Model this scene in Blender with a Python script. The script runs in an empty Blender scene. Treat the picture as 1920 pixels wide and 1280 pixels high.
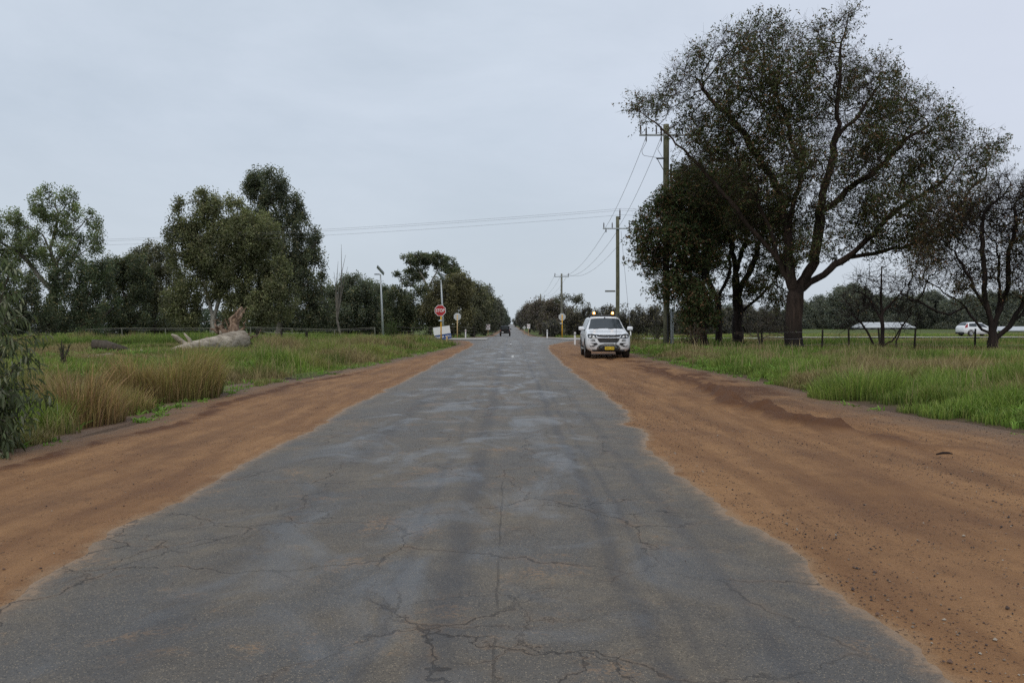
import bpy, math, random
import numpy as np
from mathutils import Vector, Matrix
random.seed(7); rng = np.random.default_rng(7)
sc = bpy.context.scene
col = sc.collection
F, CX, HY, EYE = 1550.0, 958.0, 607.0, 1.45      # focal length in photo pixels, vanishing point, eye height

# ------------------------------------------------------------------ places
def P(px, py, D): return np.array([(px-CX)*D/F, D, EYE+(HY-py)*D/F])
def sm(t): t = np.clip(t, 0, 1); return t*t*(3-2*t)
_vn = rng.random((64, 64))
def vnoise(x, y):
    x = np.asarray(x, float); y = np.asarray(y, float)
    xi = np.floor(x).astype(int); yi = np.floor(y).astype(int)
    fx = sm(x-xi); fy = sm(y-yi)
    a = _vn[xi % 64, yi % 64]; b = _vn[(xi+1) % 64, yi % 64]
    c = _vn[xi % 64, (yi+1) % 64]; d = _vn[(xi+1) % 64, (yi+1) % 64]
    return (a*(1-fx)+b*fx)*(1-fy)+(c*(1-fx)+d*fx)*fy
def fbm(x, y, o=3):
    s = 0; a = .5; t = 0
    for k in range(o):
        s = s+a*vnoise(x*2**k+17*k, y*2**k+31*k); t += a; a *= .5
    return s/t
def far(y): return np.interp(y, [-200, 82, 100, 125, 150, 200, 300, 600, 1000, 3000], [0, 0, -.12, -.5, -.8, -.95, -.9, -.5, .2, .8])
def GL(y): return np.interp(y, [0, 9.25, 11.8, 14.5, 19, 25.5, 30.8, 40.9, 57.6, 70, 86, 92, 130, 3000],
                            [-5.8, -5.72, -5.55, -5.87, -5.87, -5.2, -4.7, -4.2, -3.5, -4.6, -5.5, -4.2, -4.0, -4.0])
def GR(y): return np.interp(y, [0, 10.8, 12.3, 15, 20.6, 27, 34, 42, 50, 60, 68, 86, 92, 130, 3000],
                            [6.9, 6.8, 6.45, 6.25, 6.3, 6.1, 5.9, 6.0, 5.4, 4.9, 5.6, 6.2, 4.6, 4.1, 4.0])
def AL(y): return np.interp(y, [0, 4.2, 5.6, 7.7, 10.3, 13.8, 20, 30, 46.8, 58, 68, 74, 86, 95, 3000],
                            [-2.65, -2.62, -2.73, -2.66, -2.72, -2.74, -2.67, -2.67, -2.5, -2.6, -3.4, -5, -5, -3.2, -3.2])
def AR(y): return np.interp(y, [0, 3.4, 3.85, 4.3, 4.8, 5.65, 6, 6.65, 7.9, 8.9, 10.1, 11.2, 11.7, 12.2, 13.4, 17.6, 23, 33, 46.8, 56, 66, 74, 86, 95, 3000],
                            [1.76, 1.76, 1.78, 1.74, 1.76, 1.74, 1.65, 1.62, 1.55, 1.53, 1.64, 1.76, 1.5, 1.78, 1.87, 1.9, 1.8, 1.9, 2.1, 2.6, 4.3, 6, 6, 3.4, 3.4])
def edge_wob(y, s): return (fbm(y*1.3+s, s*3.1, 4)-.5)*.22+(vnoise(y*6+s, s)-.5)*.05
def gz(x, y):
    x = np.asarray(x, float); y = np.asarray(y, float)
    z = far(y)*(1-sm((np.abs(x)-12)/25))
    dl = GL(y)-x; dr = x-GR(y)
    inside = (dl < 0) & (dr < 0)
    near = np.interp(y, [-200, 60, 74, 3000], [1, 1, .15, .3])
    l = -.16*np.exp(-((dl-.9)/.6)**2)*near+.16*sm((dl-1)/4)*near+(fbm(x*.35, y*.35)-.5)*.28*sm(dl/2)*near
    r = .10*sm(dr/2)*near+(fbm(x*.35, y*.35)-.5)*.25*sm(dr/2)*near
    return z+np.where(inside, -.07*sm(np.minimum(-dl, -dr)/.4), np.where(dl >= 0, l, r))
def onground(px, D): x = (px-CX)*D/F; return np.array([x, D, float(gz(x, D))])

# ------------------------------------------------------------------ object helpers
def tag(o, label=None, cat=None, group=None, kind=None):
    if label: o['label'] = label
    if cat: o['category'] = cat
    if group: o['group'] = group
    if kind: o['kind'] = kind
    return o
def empty(name, loc, rz=0, **k):
    o = bpy.data.objects.new(name, None); col.objects.link(o)
    o.location = [float(v) for v in loc]; o.rotation_euler = (0, 0, rz); o.empty_display_size = .2
    return tag(o, **k)
def link(name, me, parent=None, m=None, **k):
    o = bpy.data.objects.new(name, me); col.objects.link(o)
    if parent is not None: o.parent = parent
    if m is not None: me.materials.append(m)
    return tag(o, **k)
def mesh_np(name, V, Fs, cols=None, smooth=False, attrs=None):
    """V (n,3); Fs list of (k,3)/(k,4) index arrays"""
    V = np.asarray(V, np.float32)
    me = bpy.data.meshes.new(name)
    Fs = [np.asarray(f, np.int32) for f in Fs if len(f)]
    me.vertices.add(len(V)); me.vertices.foreach_set('co', V.ravel())
    nl = sum(f.size for f in Fs); npoly = sum(len(f) for f in Fs)
    me.loops.add(nl); me.polygons.add(npoly)
    me.loops.foreach_set('vertex_index', np.concatenate([f.ravel() for f in Fs]))
    tot = np.concatenate([np.full(len(f), f.shape[1], np.int32) for f in Fs])
    st = np.concatenate([[0], np.cumsum(tot)[:-1]]).astype(np.int32)
    me.polygons.foreach_set('loop_start', st)
    me.polygons.foreach_set('use_smooth', np.full(npoly, smooth))
    if cols is not None:
        a = me.color_attributes.new('Col', 'FLOAT_COLOR', 'POINT')
        c = np.ones((len(V), 4), np.float32); c[:, :3] = cols
        a.data.foreach_set('color', c.ravel())
    for kname, arr in (attrs or {}).items():
        a = me.attributes.new(kname, 'FLOAT', 'POINT'); a.data.foreach_set('value', np.asarray(arr, np.float32))
    me.update(calc_edges=True); me.validate()
    return me
class MB:
    """collects shapes, builds ONE mesh"""
    def __init__(s): s.v = []; s.q = []; s.t = []; s.n = 0
    def add(s, V, quads=(), tris=()):
        V = np.asarray(V, float).reshape(-1, 3)
        for q in quads: s.q.append([i+s.n for i in q])
        for t in tris: s.t.append([i+s.n for i in t])
        s.v.append(V); s.n += len(V); return s
    def box(s, c, size, R=None, bev=0.0):
        sx, sy, sz = [a/2 for a in size]
        if bev <= 0:
            V = np.array([[x, y, z] for x in (-sx, sx) for y in (-sy, sy) for z in (-sz, sz)])
            Q = [(0, 1, 3, 2), (4, 6, 7, 5), (0, 4, 5, 1), (2, 3, 7, 6), (0, 2, 6, 4), (1, 5, 7, 3)]
            if R is not None: V = V@np.array(R).T
            return s.add(V+np.array(c), Q)
        import bmesh
        bm = bmesh.new(); bmesh.ops.create_cube(bm, size=1)
        for v in bm.verts: v.co = Vector((v.co.x*size[0], v.co.y*size[1], v.co.z*size[2]))
        bmesh.ops.bevel(bm, geom=bm.edges[:], offset=bev, segments=2, affect='EDGES', profile=.5)
        V = np.array([v.co[:] for v in bm.verts])
        if R is not None: V = V@np.array(R).T
        q = [[v.index for v in f.verts] for f in bm.faces if len(f.verts) == 4]
        t = [[v.index for v in f.verts] for f in bm.faces if len(f.verts) == 3]
        bm.free(); return s.add(V+np.array(c), q, t)
    def tube(s, pts, rad, n=8, cap=True, knob=0):
        pts = np.asarray(pts, float); m = len(pts)
        rad = np.broadcast_to(np.asarray(rad, float), (m,))
        T = np.gradient(pts, axis=0); T /= np.linalg.norm(T, axis=1)[:, None]+1e-9
        a = np.array([0, 0, 1.]) if abs(T[0][2]) < .9 else np.array([1., 0, 0])
        ring = []
        ang = np.linspace(0, 2*np.pi, n, endpoint=False)
        for i in range(m):
            b = np.cross(T[i], a); b /= np.linalg.norm(b)+1e-9; a = np.cross(b, T[i])
            rr = rad[i]*(1+knob*(rng.random(n)-.5))
            ring.append(pts[i]+(np.cos(ang)*rr)[:, None]*a+(np.sin(ang)*rr)[:, None]*b)
        Q = [(i*n+j, i*n+(j+1) % n, (i+1)*n+(j+1) % n, (i+1)*n+j) for i in range(m-1) for j in range(n)]
        V = np.vstack(ring); Tt = []
        if cap:
            V = np.vstack([V, pts[0], pts[-1]]); c0, c1 = m*n, m*n+1
            Tt = [(c0, (j+1) % n, j) for j in range(n)]+[(c1, (m-1)*n+j, (m-1)*n+(j+1) % n) for j in range(n)]
        return s.add(V, Q, Tt)
    def lathe(s, c, prof, n=16, axis='z'):
        """prof: list of (r, h)"""
        ang = np.linspace(0, 2*np.pi, n, endpoint=False); V = []
        for r, h in prof:
            p = np.stack([r*np.cos(ang), r*np.sin(ang), np.full(n, h)], 1)
            if axis == 'x': p = p[:, [2, 0, 1]]
            if axis == 'y': p = p[:, [0, 2, 1]]
            V.append(p)
        m = len(prof)
        Q = [(i*n+j, i*n+(j+1) % n, (i+1)*n+(j+1) % n, (i+1)*n+j) for i in range(m-1) for j in range(n)]
        return s.add(np.vstack(V)+np.array(c), Q)
    def prism(s, poly, f0, f1):
        """poly 2D points; f0,f1 map (a,b)->3D for the two faces"""
        n = len(poly); A = np.array([f0(*p) for p in poly]); B = np.array([f1(*p) for p in poly])
        ca, cb = A.mean(0), B.mean(0)
        V = np.vstack([A, B, ca, cb])
        Q = [(j, (j+1) % n, n+(j+1) % n, n+j) for j in range(n)]
        T = [(2*n, (j+1) % n, j) for j in range(n)]+[(2*n+1, n+j, n+(j+1) % n) for j in range(n)]
        return s.add(V, Q, T)
    def sphere(s, c, r, n=10, sq=(1, 1, 1)):
        pr = [(math.sin(a), -math.cos(a)) for a in np.linspace(.001, math.pi-.001, n//2+2)]
        k = MB(); k.lathe((0, 0, 0), pr, n); V = np.vstack(k.v)*r*np.array(sq)
        return s.add(V+np.array(c), k.q)
    def build(s, name, m=None, parent=None, smooth=False, **k):
        me = mesh_np(name, np.vstack(s.v), [x for x in (s.q, s.t) if len(x)], smooth=smooth)
        return link(name, me, parent, m, **k)
def copy_tree(o, parent=None):
    c = o.copy(); col.objects.link(c)
    if parent is not None: c.parent = parent
    for ch in [x for x in bpy.data.objects if x.parent == o]: copy_tree(ch, c)
    return c

# ------------------------------------------------------------------ materials
class N:
    def __init__(s, name):
        s.m = bpy.data.materials.new(name); s.m.use_nodes = True; s.t = s.m.node_tree
        s.b = s.t.nodes['Principled BSDF']; s.out = s.t.nodes['Material Output']; s._pos = None
    def n(s, ty, **k):
        x = s.t.nodes.new(ty)
        for a, v in k.items():
            if a in x.inputs.keys(): s.set(x.inputs[a], v)
            else: setattr(x, a, v)
        return x
    def set(s, inp, v):
        if isinstance(v, bpy.types.NodeSocket): s.t.links.new(v, inp)
        elif isinstance(v, (tuple, list)): inp.default_value = tuple(v)+((1,) if len(v) == 3 and inp.type == 'RGBA' else ())
        else: inp.default_value = v
    def pos(s, scale=(1, 1, 1), rot=0):
        tc = s.n('ShaderNodeTexCoord'); mp = s.n('ShaderNodeMapping'); s.t.links.new(tc.outputs['Object'], mp.inputs['Vector'])
        mp.inputs['Scale'].default_value = scale; mp.inputs['Rotation'].default_value = (0, 0, rot); return mp.outputs[0]
    def noise(s, vec, scale, detail=4, rough=.55, dist=0):
        x = s.n('ShaderNodeTexNoise'); s.set(x.inputs['Vector'], vec); x.inputs['Scale'].default_value = scale
        x.inputs['Detail'].default_value = detail; x.inputs['Roughness'].default_value = rough; x.inputs['Distortion'].default_value = dist
        return x.outputs['Fac']
    def vor(s, vec, scale, feat='F1', out='Distance', rnd=1):
        x = s.n('ShaderNodeTexVoronoi'); x.feature = feat; s.set(x.inputs['Vector'], vec); x.inputs['Scale'].default_value = scale
        x.inputs['Randomness'].default_value = rnd
        return x.outputs[out]
    def mth(s, op, a, b=0.0, c=None):
        x = s.n('ShaderNodeMath', operation=op); s.set(x.inputs[0], a); s.set(x.inputs[1], b)
        if c is not None: s.set(x.inputs[2], c)
        return x.outputs[0]
    def rmp(s, fac, lo, hi, a=0.0, b=1.0):
        x = s.n('ShaderNodeMapRange'); s.set(x.inputs[0], fac); s.set(x.inputs[1], lo); s.set(x.inputs[2], hi); s.set(x.inputs[3], a); s.set(x.inputs[4], b)
        x.interpolation_type = 'LINEAR'
        return x.outputs[0]
    def mix(s, fac, a, b, mode='MIX'):
        x = s.n('ShaderNodeMix'); x.data_type = 'RGBA'; x.blend_type = mode
        s.set(x.inputs[0], fac); s.set(x.inputs[6], a); s.set(x.inputs[7], b); return x.outputs[2]
    def attr(s, name, out='Fac'):
        x = s.n('ShaderNodeAttribute'); x.attribute_name = name; return x.outputs[out]
    def bump(s, h, st=.5, d=.02, normal=None):
        x = s.n('ShaderNodeBump'); s.set(x.inputs['Height'], h); x.inputs['Strength'].default_value = st; x.inputs['Distance'].default_value = d
        if normal is not None: s.t.links.new(normal, x.inputs['Normal'])
        return x.outputs[0]
    def fin(s, base=None, rough=None, normal=None, metal=None, spec=None):
        if base is not None: s.set(s.b.inputs['Base Color'], base)
        if rough is not None: s.set(s.b.inputs['Roughness'], rough)
        if normal is not None: s.t.links.new(normal, s.b.inputs['Normal'])
        if metal is not None: s.b.inputs['Metallic'].default_value = metal
        if spec is not None: s.b.inputs['Specular IOR Level'].default_value = spec
        return s.m
def plain(name, c, rough=.5, metal=0, var=.15, scale=8, spec=.5, dirt=None, bump=0, stretch=(1, 1, 1)):
    k = N(name); p = k.pos(stretch); nz = k.noise(p, scale, 5)
    a = tuple(v*(1-var) for v in c); b = tuple(min(1, v*(1+var)) for v in c)
    base = k.mix(nz, a, b)
    if dirt is not None:
        tc = k.n('ShaderNodeTexCoord'); sp = k.n('ShaderNodeSeparateXYZ'); k.t.links.new(tc.outputs['Object'], sp.inputs[0])
        base = k.mix(k.mth('MULTIPLY', k.rmp(sp.outputs[2], .70, .25, 0, .5), k.rmp(k.noise(p, 5), .3, .7)), base, dirt)
    nm = k.bump(k.noise(p, scale*4), .6, bump) if bump else None
    return k.fin(base, k.rmp(nz, .2, .8, rough*.85, min(1, rough*1.15)), nm, metal, spec)
def leafmat(name, sat=1.0):
    k = N(name); c = k.attr('Col', 'Color')
    k.fin(c, .55, spec=.25)
    tr = k.n('ShaderNodeBsdfTranslucent'); k.set(tr.inputs[0], k.mix(1.0, c, (1.0, 1.1, .6), 'MULTIPLY'))
    mx = k.n('ShaderNodeMixShader'); mx.inputs[0].default_value = .32
    k.t.links.new(k.b.outputs[0], mx.inputs[1]); k.t.links.new(tr.outputs[0], mx.inputs[2]); k.t.links.new(mx.outputs[0], k.out.inputs[0])
    return k.m
M = {}
M['leaf'] = leafmat('leaf'); M['grass'] = leafmat('grass_blade')
def barkmat(name, a, b, black=None, bz=2.0, st=(1, 1, .18)):
    k = N(name); p = k.pos(st); n1 = k.noise(p, 7, 7, .65); n2 = k.noise(k.pos(), .8, 3)
    base = k.mix(k.rmp(n1, .35, .65), a, b)
    base = k.mix(k.rmp(n2, .45, .6, 0, .5), base, tuple(v*.55 for v in a))
    if black is not None:
        tc = k.n('ShaderNodeTexCoord'); sp = k.n('ShaderNodeSeparateXYZ'); k.t.links.new(tc.outputs['Object'], sp.inputs[0])
        base = k.mix(k.rmp(k.mth('ADD', sp.outputs[2], k.mth('MULTIPLY', n1, .8)), bz*.6, bz*1.3, 1, 0), base, black)
    return k.fin(base, .85, k.bump(n1, 1, .06), spec=.2)
M['bark_big'] = barkmat('bark_red_brown', (.030, .021, .017), (.080, .053, .041), (.020, .016, .014), 1.7)
M['bark_dark'] = barkmat('bark_burnt', (.014, .011, .010), (.045, .03, .026))
M['bark_grey'] = barkmat('bark_grey', (.10, .09, .075), (.22, .2, .17))
M['bark_pale'] = barkmat('bark_pale_gum', (.22, .2, .17), (.45, .42, .37))
M['bark_mid'] = barkmat('bark_brown', (.05, .04, .032), (.12, .10, .08))
M['log'] = barkmat('weathered_log', (.24, .20, .15), (.58, .51, .41), st=(.16, .5, 1))
M['root'] = barkmat('torn_root', (.13, .075, .048), (.48, .35, .25), st=(1.2, 1.2, .25))
M['pole'] = barkmat('treated_pole', (.10, .105, .065), (.19, .18, .12))
M['pole_far'] = barkmat('treated_pole_grey', (.16, .16, .13), (.27, .26, .21))
M['conduit'] = plain('grey_conduit', (.42, .46, .47), .5)
M['steel'] = plain('galvanised_steel', (.42, .45, .46), .45, .3)
M['white'] = plain('white_paint', (.78, .78, .76), .35)
M['signback'] = plain('sign_back', (.52, .54, .54), .5)
M['yellow'] = plain('yellow_post_paint', (.75, .40, .03), .5)
M['yellow_dull'] = plain('faded_yellow_post_paint', (.60, .42, .20), .6)
M['red'] = plain('sign_red', (.42, .012, .015), .4)
M['signwhite'] = plain('sign_white', (.8, .8, .8), .4, var=.05)
M['blue'] = plain('sign_blue', (.02, .06, .22), .4)
M['ceramic'] = plain('insulator_brown', (.05, .035, .03), .3)
M['darkpost'] = barkmat('dark_fence_post', (.02, .017, .014), (.06, .05, .042))
M['wirem'] = plain('wire', (.20, .20, .21), .5, .5)
M['carwhite'] = plain('white_car_paint', (.80, .82, .84), .22, 0, .03, dirt=(.32, .20, .12), spec=.6)
M['carblack'] = plain('black_car_paint', (.012, .012, .014), .25)
M['glass'] = plain('car_glass', (.022, .030, .034), .08, 0, .1, 2, spec=.8)
M['rubber'] = plain('tyre_rubber', (.018, .017, .016), .85, dirt=(.10, .06, .04))
M['blackpl'] = plain('black_plastic', (.016, .016, .017), .5)
M['chrome'] = plain('chrome', (.65, .66, .68), .18, .9)
M['greypl'] = plain('bar_grey', (.20, .20, .19), .45, .3)
M['lamp'] = plain('headlight_lens', (.06, .07, .075), .12, .2, .3, 14)
M['tail'] = plain('tail_lamp_red', (.28, .015, .018), .25)
M['rim'] = plain('alloy_rim', (.38, .39, .40), .35, .6)
M['plate'] = plain('yellow_plate', (.78, .55, .03), .4)
M['brownside'] = plain('dusty_white_side', (.50, .42, .36), .45)
k = N('beacon_amber_lit'); k.fin((.9, .35, .03), .3); k.b.inputs['Emission Color'].default_value = (1, .42, .06, 1); k.b.inputs['Emission Strength'].default_value = 1.6; M['amber'] = k.m
k = N('beacon_bulb_lit'); k.fin((1, .8, .4), .3); k.b.inputs['Emission Color'].default_value = (1, .78, .38, 1); k.b.inputs['Emission Strength'].default_value = 14; M['bulb'] = k.m
M['roof'] = plain('pale_metal_roof', (.46, .48, .49), .4)
M['wallh'] = plain('grey_wall', (.10, .10, .095), .8)
M['solar'] = plain('solar_cell', (.03, .035, .05), .25)
M['stone'] = None
k = N('gravel_stone'); c = k.attr('Col', 'Color'); M['stone'] = k.fin(c, .75)

def asphalt():
    k = N('worn_asphalt'); p = k.pos(); e = k.attr('edge')
    sp = k.n('ShaderNodeSeparateXYZ'); k.set(sp.inputs[0], p)
    big = k.noise(p, .9, 5, .6, .6); mid = k.noise(p, 2.6, 5, .62, .8); fine = k.noise(p, 60, 3, .7)
    base = k.mix(k.rmp(mid, .35, .65), (.124, .101, .074), (.182, .149, .106))
    base = k.mix(k.rmp(big, .42, .6), base, (.114, .105, .093))
    base = k.mix(k.rmp(k.noise(p, 6, 6, .75), .42, .62, 0, .3), base, (.070, .062, .055))
    # exposed aggregate
    ag = k.vor(p, 130, 'F1', 'Color'); sepc = k.n('ShaderNodeSeparateColor'); k.set(sepc.inputs[0], ag)
    agd = k.vor(p, 130); inner = k.rmp(agd, .25, .5, 1, 0)
    base = k.mix(k.mth('MULTIPLY', k.rmp(sepc.outputs[0], .62, .85), inner), base, (.36, .29, .20))
    base = k.mix(k.mth('MULTIPLY', k.rmp(sepc.outputs[1], .75, .85), inner), base, (.020, .019, .018))
    base = k.mix(k.mth('MULTIPLY', k.rmp(fine, .3, .7, .35, 0), 1.0), base, (.02, .018, .016))
    # tan gravel dust patches
    pt = k.noise(p, 1.7, 6, .7, .4)
    g = k.mth('MULTIPLY', k.rmp(pt, .56, .68), k.rmp(k.noise(p, 42, 2, .6), .42, .6))
    base = k.mix(k.mth('MULTIPLY', g, .65), base, (.33, .20, .10))
    # sand blown in from the shoulder
    en = k.mth('ADD', e, k.mth('MULTIPLY', k.mth('SUBTRACT', k.noise(p, 14, 7, .75), .5), .40))
    base = k.mix(k.rmp(en, .0, .15, .35, 0), base, (.26, .165, .09))
    base = k.mix(k.mth('MULTIPLY', k.rmp(en, -.02, .05, .8, 0), k.rmp(k.noise(p, 1.4, 3), .35, .6, .3, 1)), base, (.32, .21, .125))
    # wheel tracks
    def band(x0, w, st):
        d = k.mth('ABSOLUTE', k.mth('ADD', k.mth('SUBTRACT', sp.outputs[0], x0), k.mth('MULTIPLY', k.mth('SUBTRACT', k.noise(p, .6, 2), .5), .25)))
        return k.mth('MULTIPLY', k.mth('MULTIPLY', k.rmp(d, w*.3, w, 1, 0), k.rmp(k.noise(p, .9, 4), .25, .5)), st)
    for x0, w, st in ((-.33, .13, .45), (-.62, .05, .3), (.62, .08, .45), (.80, .04, .3), (-1.6, .18, .3), (1.15, .08, .3)):
        base = k.mix(band(x0, w, st), base, (.035, .036, .042))
    # cracks
    wv = k.n('ShaderNodeTexNoise'); k.set(wv.inputs['Vector'], p); wv.inputs['Scale'].default_value = 2.6; wv.inputs['Detail'].default_value = 6; wv.inputs['Roughness'].default_value = .6
    va = k.n('ShaderNodeVectorMath', operation='MULTIPLY_ADD'); k.set(va.inputs[0], wv.outputs['Color']); va.inputs[1].default_value = (.55, .55, 0); k.set(va.inputs[2], p)
    def crack(scale, w, mlo, mhi, ns):
        d = k.vor(va.outputs[0], scale, 'DISTANCE_TO_EDGE'); m_ = k.rmp(k.noise(p, ns, 3), mlo, mhi)
        return k.mth('MULTIPLY', k.rmp(d, w*.25, w, 1, 0), m_), k.mth('MULTIPLY', k.rmp(d, w*1.2, w*5, 1, 0), m_)
    c1, h1 = crack(.75, .006, .38, .52, .5); c2, h2 = crack(2.1, .011, .48, .6, .45)
    hal = k.mth('MAXIMUM', h1, h2)
    base = k.mix(k.mth('MULTIPLY', k.mth('MULTIPLY', hal, k.rmp(k.noise(p, 3.5, 4), .45, .62)), .35), base, (.24, .15, .08))
    seam = k.mth('ABSOLUTE', k.mth('ADD', k.mth('ADD', sp.outputs[0], .07), k.mth('MULTIPLY', k.mth('SUBTRACT', k.noise(p, 2.2, 4), .5), .05)))
    cs = k.mth('MULTIPLY', k.rmp(seam, .002, .008, .55, 0), k.mth('MULTIPLY', k.rmp(sp.outputs[1], 9, 7, 0, 1), k.rmp(k.noise(p, 1.1, 2), .38, .5)))
    cr = k.mth('MAXIMUM', k.mth('MAXIMUM', c1, c2), cs)
    base = k.mix(k.mth('MULTIPLY', cr, .75), base, (.022, .016, .012))
    # damp patches
    wet = k.mth('MULTIPLY', k.rmp(k.noise(k.pos((1, .55, 1)), 1.25, 6, .62, .9), .49, .62), k.rmp(e, .15, .8))
    farf = k.rmp(sp.outputs[1], 7, 30, 0, .45)
    base = k.mix(k.mth('MULTIPLY', wet, .3), base, (.070, .076, .085))
    ro = k.mth('SUBTRACT', k.rmp(wet, 0, 1, .64, .40), k.mth('MULTIPLY', farf, .25))
    h = k.mth('SUBTRACT', k.mth('ADD', k.mth('MULTIPLY', agd, k.rmp(wet, 0, 1, .5, .15)), k.mth('MULTIPLY', mid, 1.5)), k.mth('MULTIPLY', cr, 1.5))
    return k.fin(base, ro, k.bump(h, .7, .008), spec=.42)
def dirt(name, light=(.39, .212, .094), dark=(.255, .130, .056)):
    k = N(name); p = k.pos(); e = k.attr('edge'); o = k.attr('outer')
    st = k.noise(k.pos((1.6, .16, 1)), 2.2, 5, .6, .3); big = k.noise(p, .5, 4); mid = k.noise(p, 4, 5, .65)
    base = k.mix(k.rmp(st, .35, .65), dark, light)
    base = k.mix(k.rmp(big, .45, .65, 0, .45), base, (.20, .102, .052))
    base = k.mix(k.rmp(mid, .45, .75, 0, .4), base, tuple(v*.62 for v in dark))
    on = k.mth('ADD', o, k.mth('MULTIPLY', k.mth('SUBTRACT', k.noise(p, 1.6, 6, .65), .5), 1.3))
    base = k.mix(k.rmp(on, -.1, .75, .85, 0), base, (.130, .098, .076))
    base = k.mix(k.mth('MULTIPLY', k.rmp(k.noise(k.pos((1, .3, 1)), 1.1, 5, .6), .5, .66, 0, .6), k.rmp(o, 3.2, 1.0)), base, (.115, .060, .034))
    for f0 in (2.05, 2.5, 3.6):
        sx_ = k.n('ShaderNodeSeparateXYZ'); k.set(sx_.inputs[0], p); ln = k.mth('ABSOLUTE', k.mth('ADD', k.mth('SUBTRACT', o, f0), k.mth('MULTIPLY', k.mth('SUBTRACT', k.noise(k.pos((.3, .3, 1)), .7, 3), .5), 1.4)))
        base = k.mix(k.mth('MULTIPLY', k.rmp(ln, .16, .05, 0, .45), k.rmp(k.noise(p, .8, 3), .4, .6)), base, (.15, .074, .038))
    base = k.mix(k.mth('MULTIPLY', k.rmp(on, .15, .8, 1, 0), k.rmp(k.noise(p, 35, 3, .7), .5, .66)), base, (.24, .18, .13))
    en = k.mth('ADD', e, k.mth('MULTIPLY', k.mth('SUBTRACT', mid, .5), .35))
    base = k.mix(k.rmp(en, .02, .11, .7, 0), base, (.36, .235, .135))
    # damp dark soil mounds and ruts
    ht = k.attr('rut'); base = k.mix(k.rmp(ht, .05, .5, 0, .9), base, (.105, .046, .022))
    pe = k.vor(p, 45, 'F1', 'Color'); sc_ = k.n('ShaderNodeSeparateColor'); k.set(sc_.inputs[0], pe); pd = k.vor(p, 45)
    pm = k.mth('MULTIPLY', k.rmp(sc_.outputs[0], .80, .86), k.rmp(pd, .2, .42, 1, 0))
    pm = k.mth('MULTIPLY', pm, k.rmp(k.noise(p, 1.2, 3), .38, .6))
    base = k.mix(k.mth('MULTIPLY', pm, .8), base, k.mix(sc_.outputs[1], (.05, .030, .026), (.20, .13, .09)))
    base = k.mix(k.rmp(k.noise(p, 110, 3, .8), .38, .6, .45, 0), base, (.09, .042, .02))
    h = k.mth('ADD', k.mth('ADD', k.mth('MULTIPLY', mid, 1.5), k.mth('MULTIPLY', st, 2)), k.mth('ADD', k.mth('MULTIPLY', k.noise(p, 70, 3, .7), .7), pm))
    return k.fin(base, .8, k.bump(h, .9, .016), spec=.2)
def groundmat():
    k = N('grassy_ground'); p = k.pos(); b1 = k.noise(p, .09, 5, .6); b2 = k.noise(p, .7, 5, .65); b3 = k.noise(p, 9, 4, .7)
    sp = k.n('ShaderNodeSeparateXYZ'); k.set(sp.inputs[0], p)
    base = k.mix(k.rmp(b2, .35, .65), (.070, .105, .022), (.115, .150, .036))
    base = k.mix(k.rmp(b1, .5, .66, 0, .7), base, (.13, .105, .05))
    base = k.mix(k.rmp(b3, .4, .75, 0, .55), base, (.028, .034, .012))
    near = k.attr('nearroad'); base = k.mix(near, base, (.085, .056, .038))
    base = k.mix(k.mth('MULTIPLY', k.rmp(k.noise(p, 28, 4, .75), .45, .7), near), base, (.17, .115, .075))
    return k.fin(base, .9, k.bump(k.mth('ADD', b3, b2), .8, .08), spec=.15)
M['asphalt'] = asphalt(); M['dirt'] = dirt('orange_gravel_dirt'); M['ground'] = groundmat()
M['markpaint'] = plain('worn_line_paint', (.62, .62, .60), .5, var=.3, scale=40)
M['asph2'] = plain('pale_side_asphalt', (.33, .305, .265), .6, var=.25, scale=1.5)
M['puddle'] = plain('muddy_water', (.10, .09, .08), .05, spec=.8)

# ------------------------------------------------------------------ camera, world, sun
cam = bpy.data.cameras.new('camera'); co = bpy.data.objects.new('camera', cam); col.objects.link(co)
co.location = (0, 0, EYE); co.rotation_euler = (math.radians(90), 0, 0)
cam.sensor_width = 36; cam.lens = F/1920*36; cam.shift_x = (960-CX)/1920; cam.shift_y = -(640-HY)/1920
cam.clip_end = 6000; cam.clip_start = .05; sc.camera = co
SE, SR = math.radians(52), math.radians(200)
w = bpy.data.worlds.new('World'); sc.world = w; w.use_nodes = True; nt = w.node_tree; nt.nodes.clear()
def wn(t, **k):
    x = nt.nodes.new(t)
    for a, v in k.items(): setattr(x, a, v)
    return x
L = nt.links.new
wo = wn('ShaderNodeOutputWorld'); bgS = wn('ShaderNodeBackground'); bgC = wn('ShaderNodeBackground'); mxs = wn('ShaderNodeMixShader')
sky = wn('ShaderNodeTexSky'); sky.sky_type = 'NISHITA'; sky.sun_disc = False; sky.sun_elevation = SE; sky.sun_rotation = SR; sky.dust_density = 3
L(sky.outputs[0], bgS.inputs[0]); bgS.inputs[1].default_value = .10
tc = wn('ShaderNodeTexCoord'); mp = wn('ShaderNodeMapping'); mp.inputs['Scale'].default_value = (1, 1, 2.4); L(tc.outputs['Generated'], mp.inputs[0])
nz = wn('ShaderNodeTexNoise'); nz.inputs['Scale'].default_value = 2.6; nz.inputs['Detail'].default_value = 6; nz.inputs['Roughness'].default_value = .58; nz.inputs['Distortion'].default_value = .3; L(mp.outputs[0], nz.inputs[0])
spx = wn('ShaderNodeSeparateXYZ'); L(tc.outputs['Generated'], spx.inputs[0])
def mr(src, a, b, c, d):
    x = wn('ShaderNodeMapRange'); L(src, x.inputs[0]); x.inputs[1].default_value = a; x.inputs[2].default_value = b; x.inputs[3].default_value = c; x.inputs[4].default_value = d; return x.outputs[0]
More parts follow.
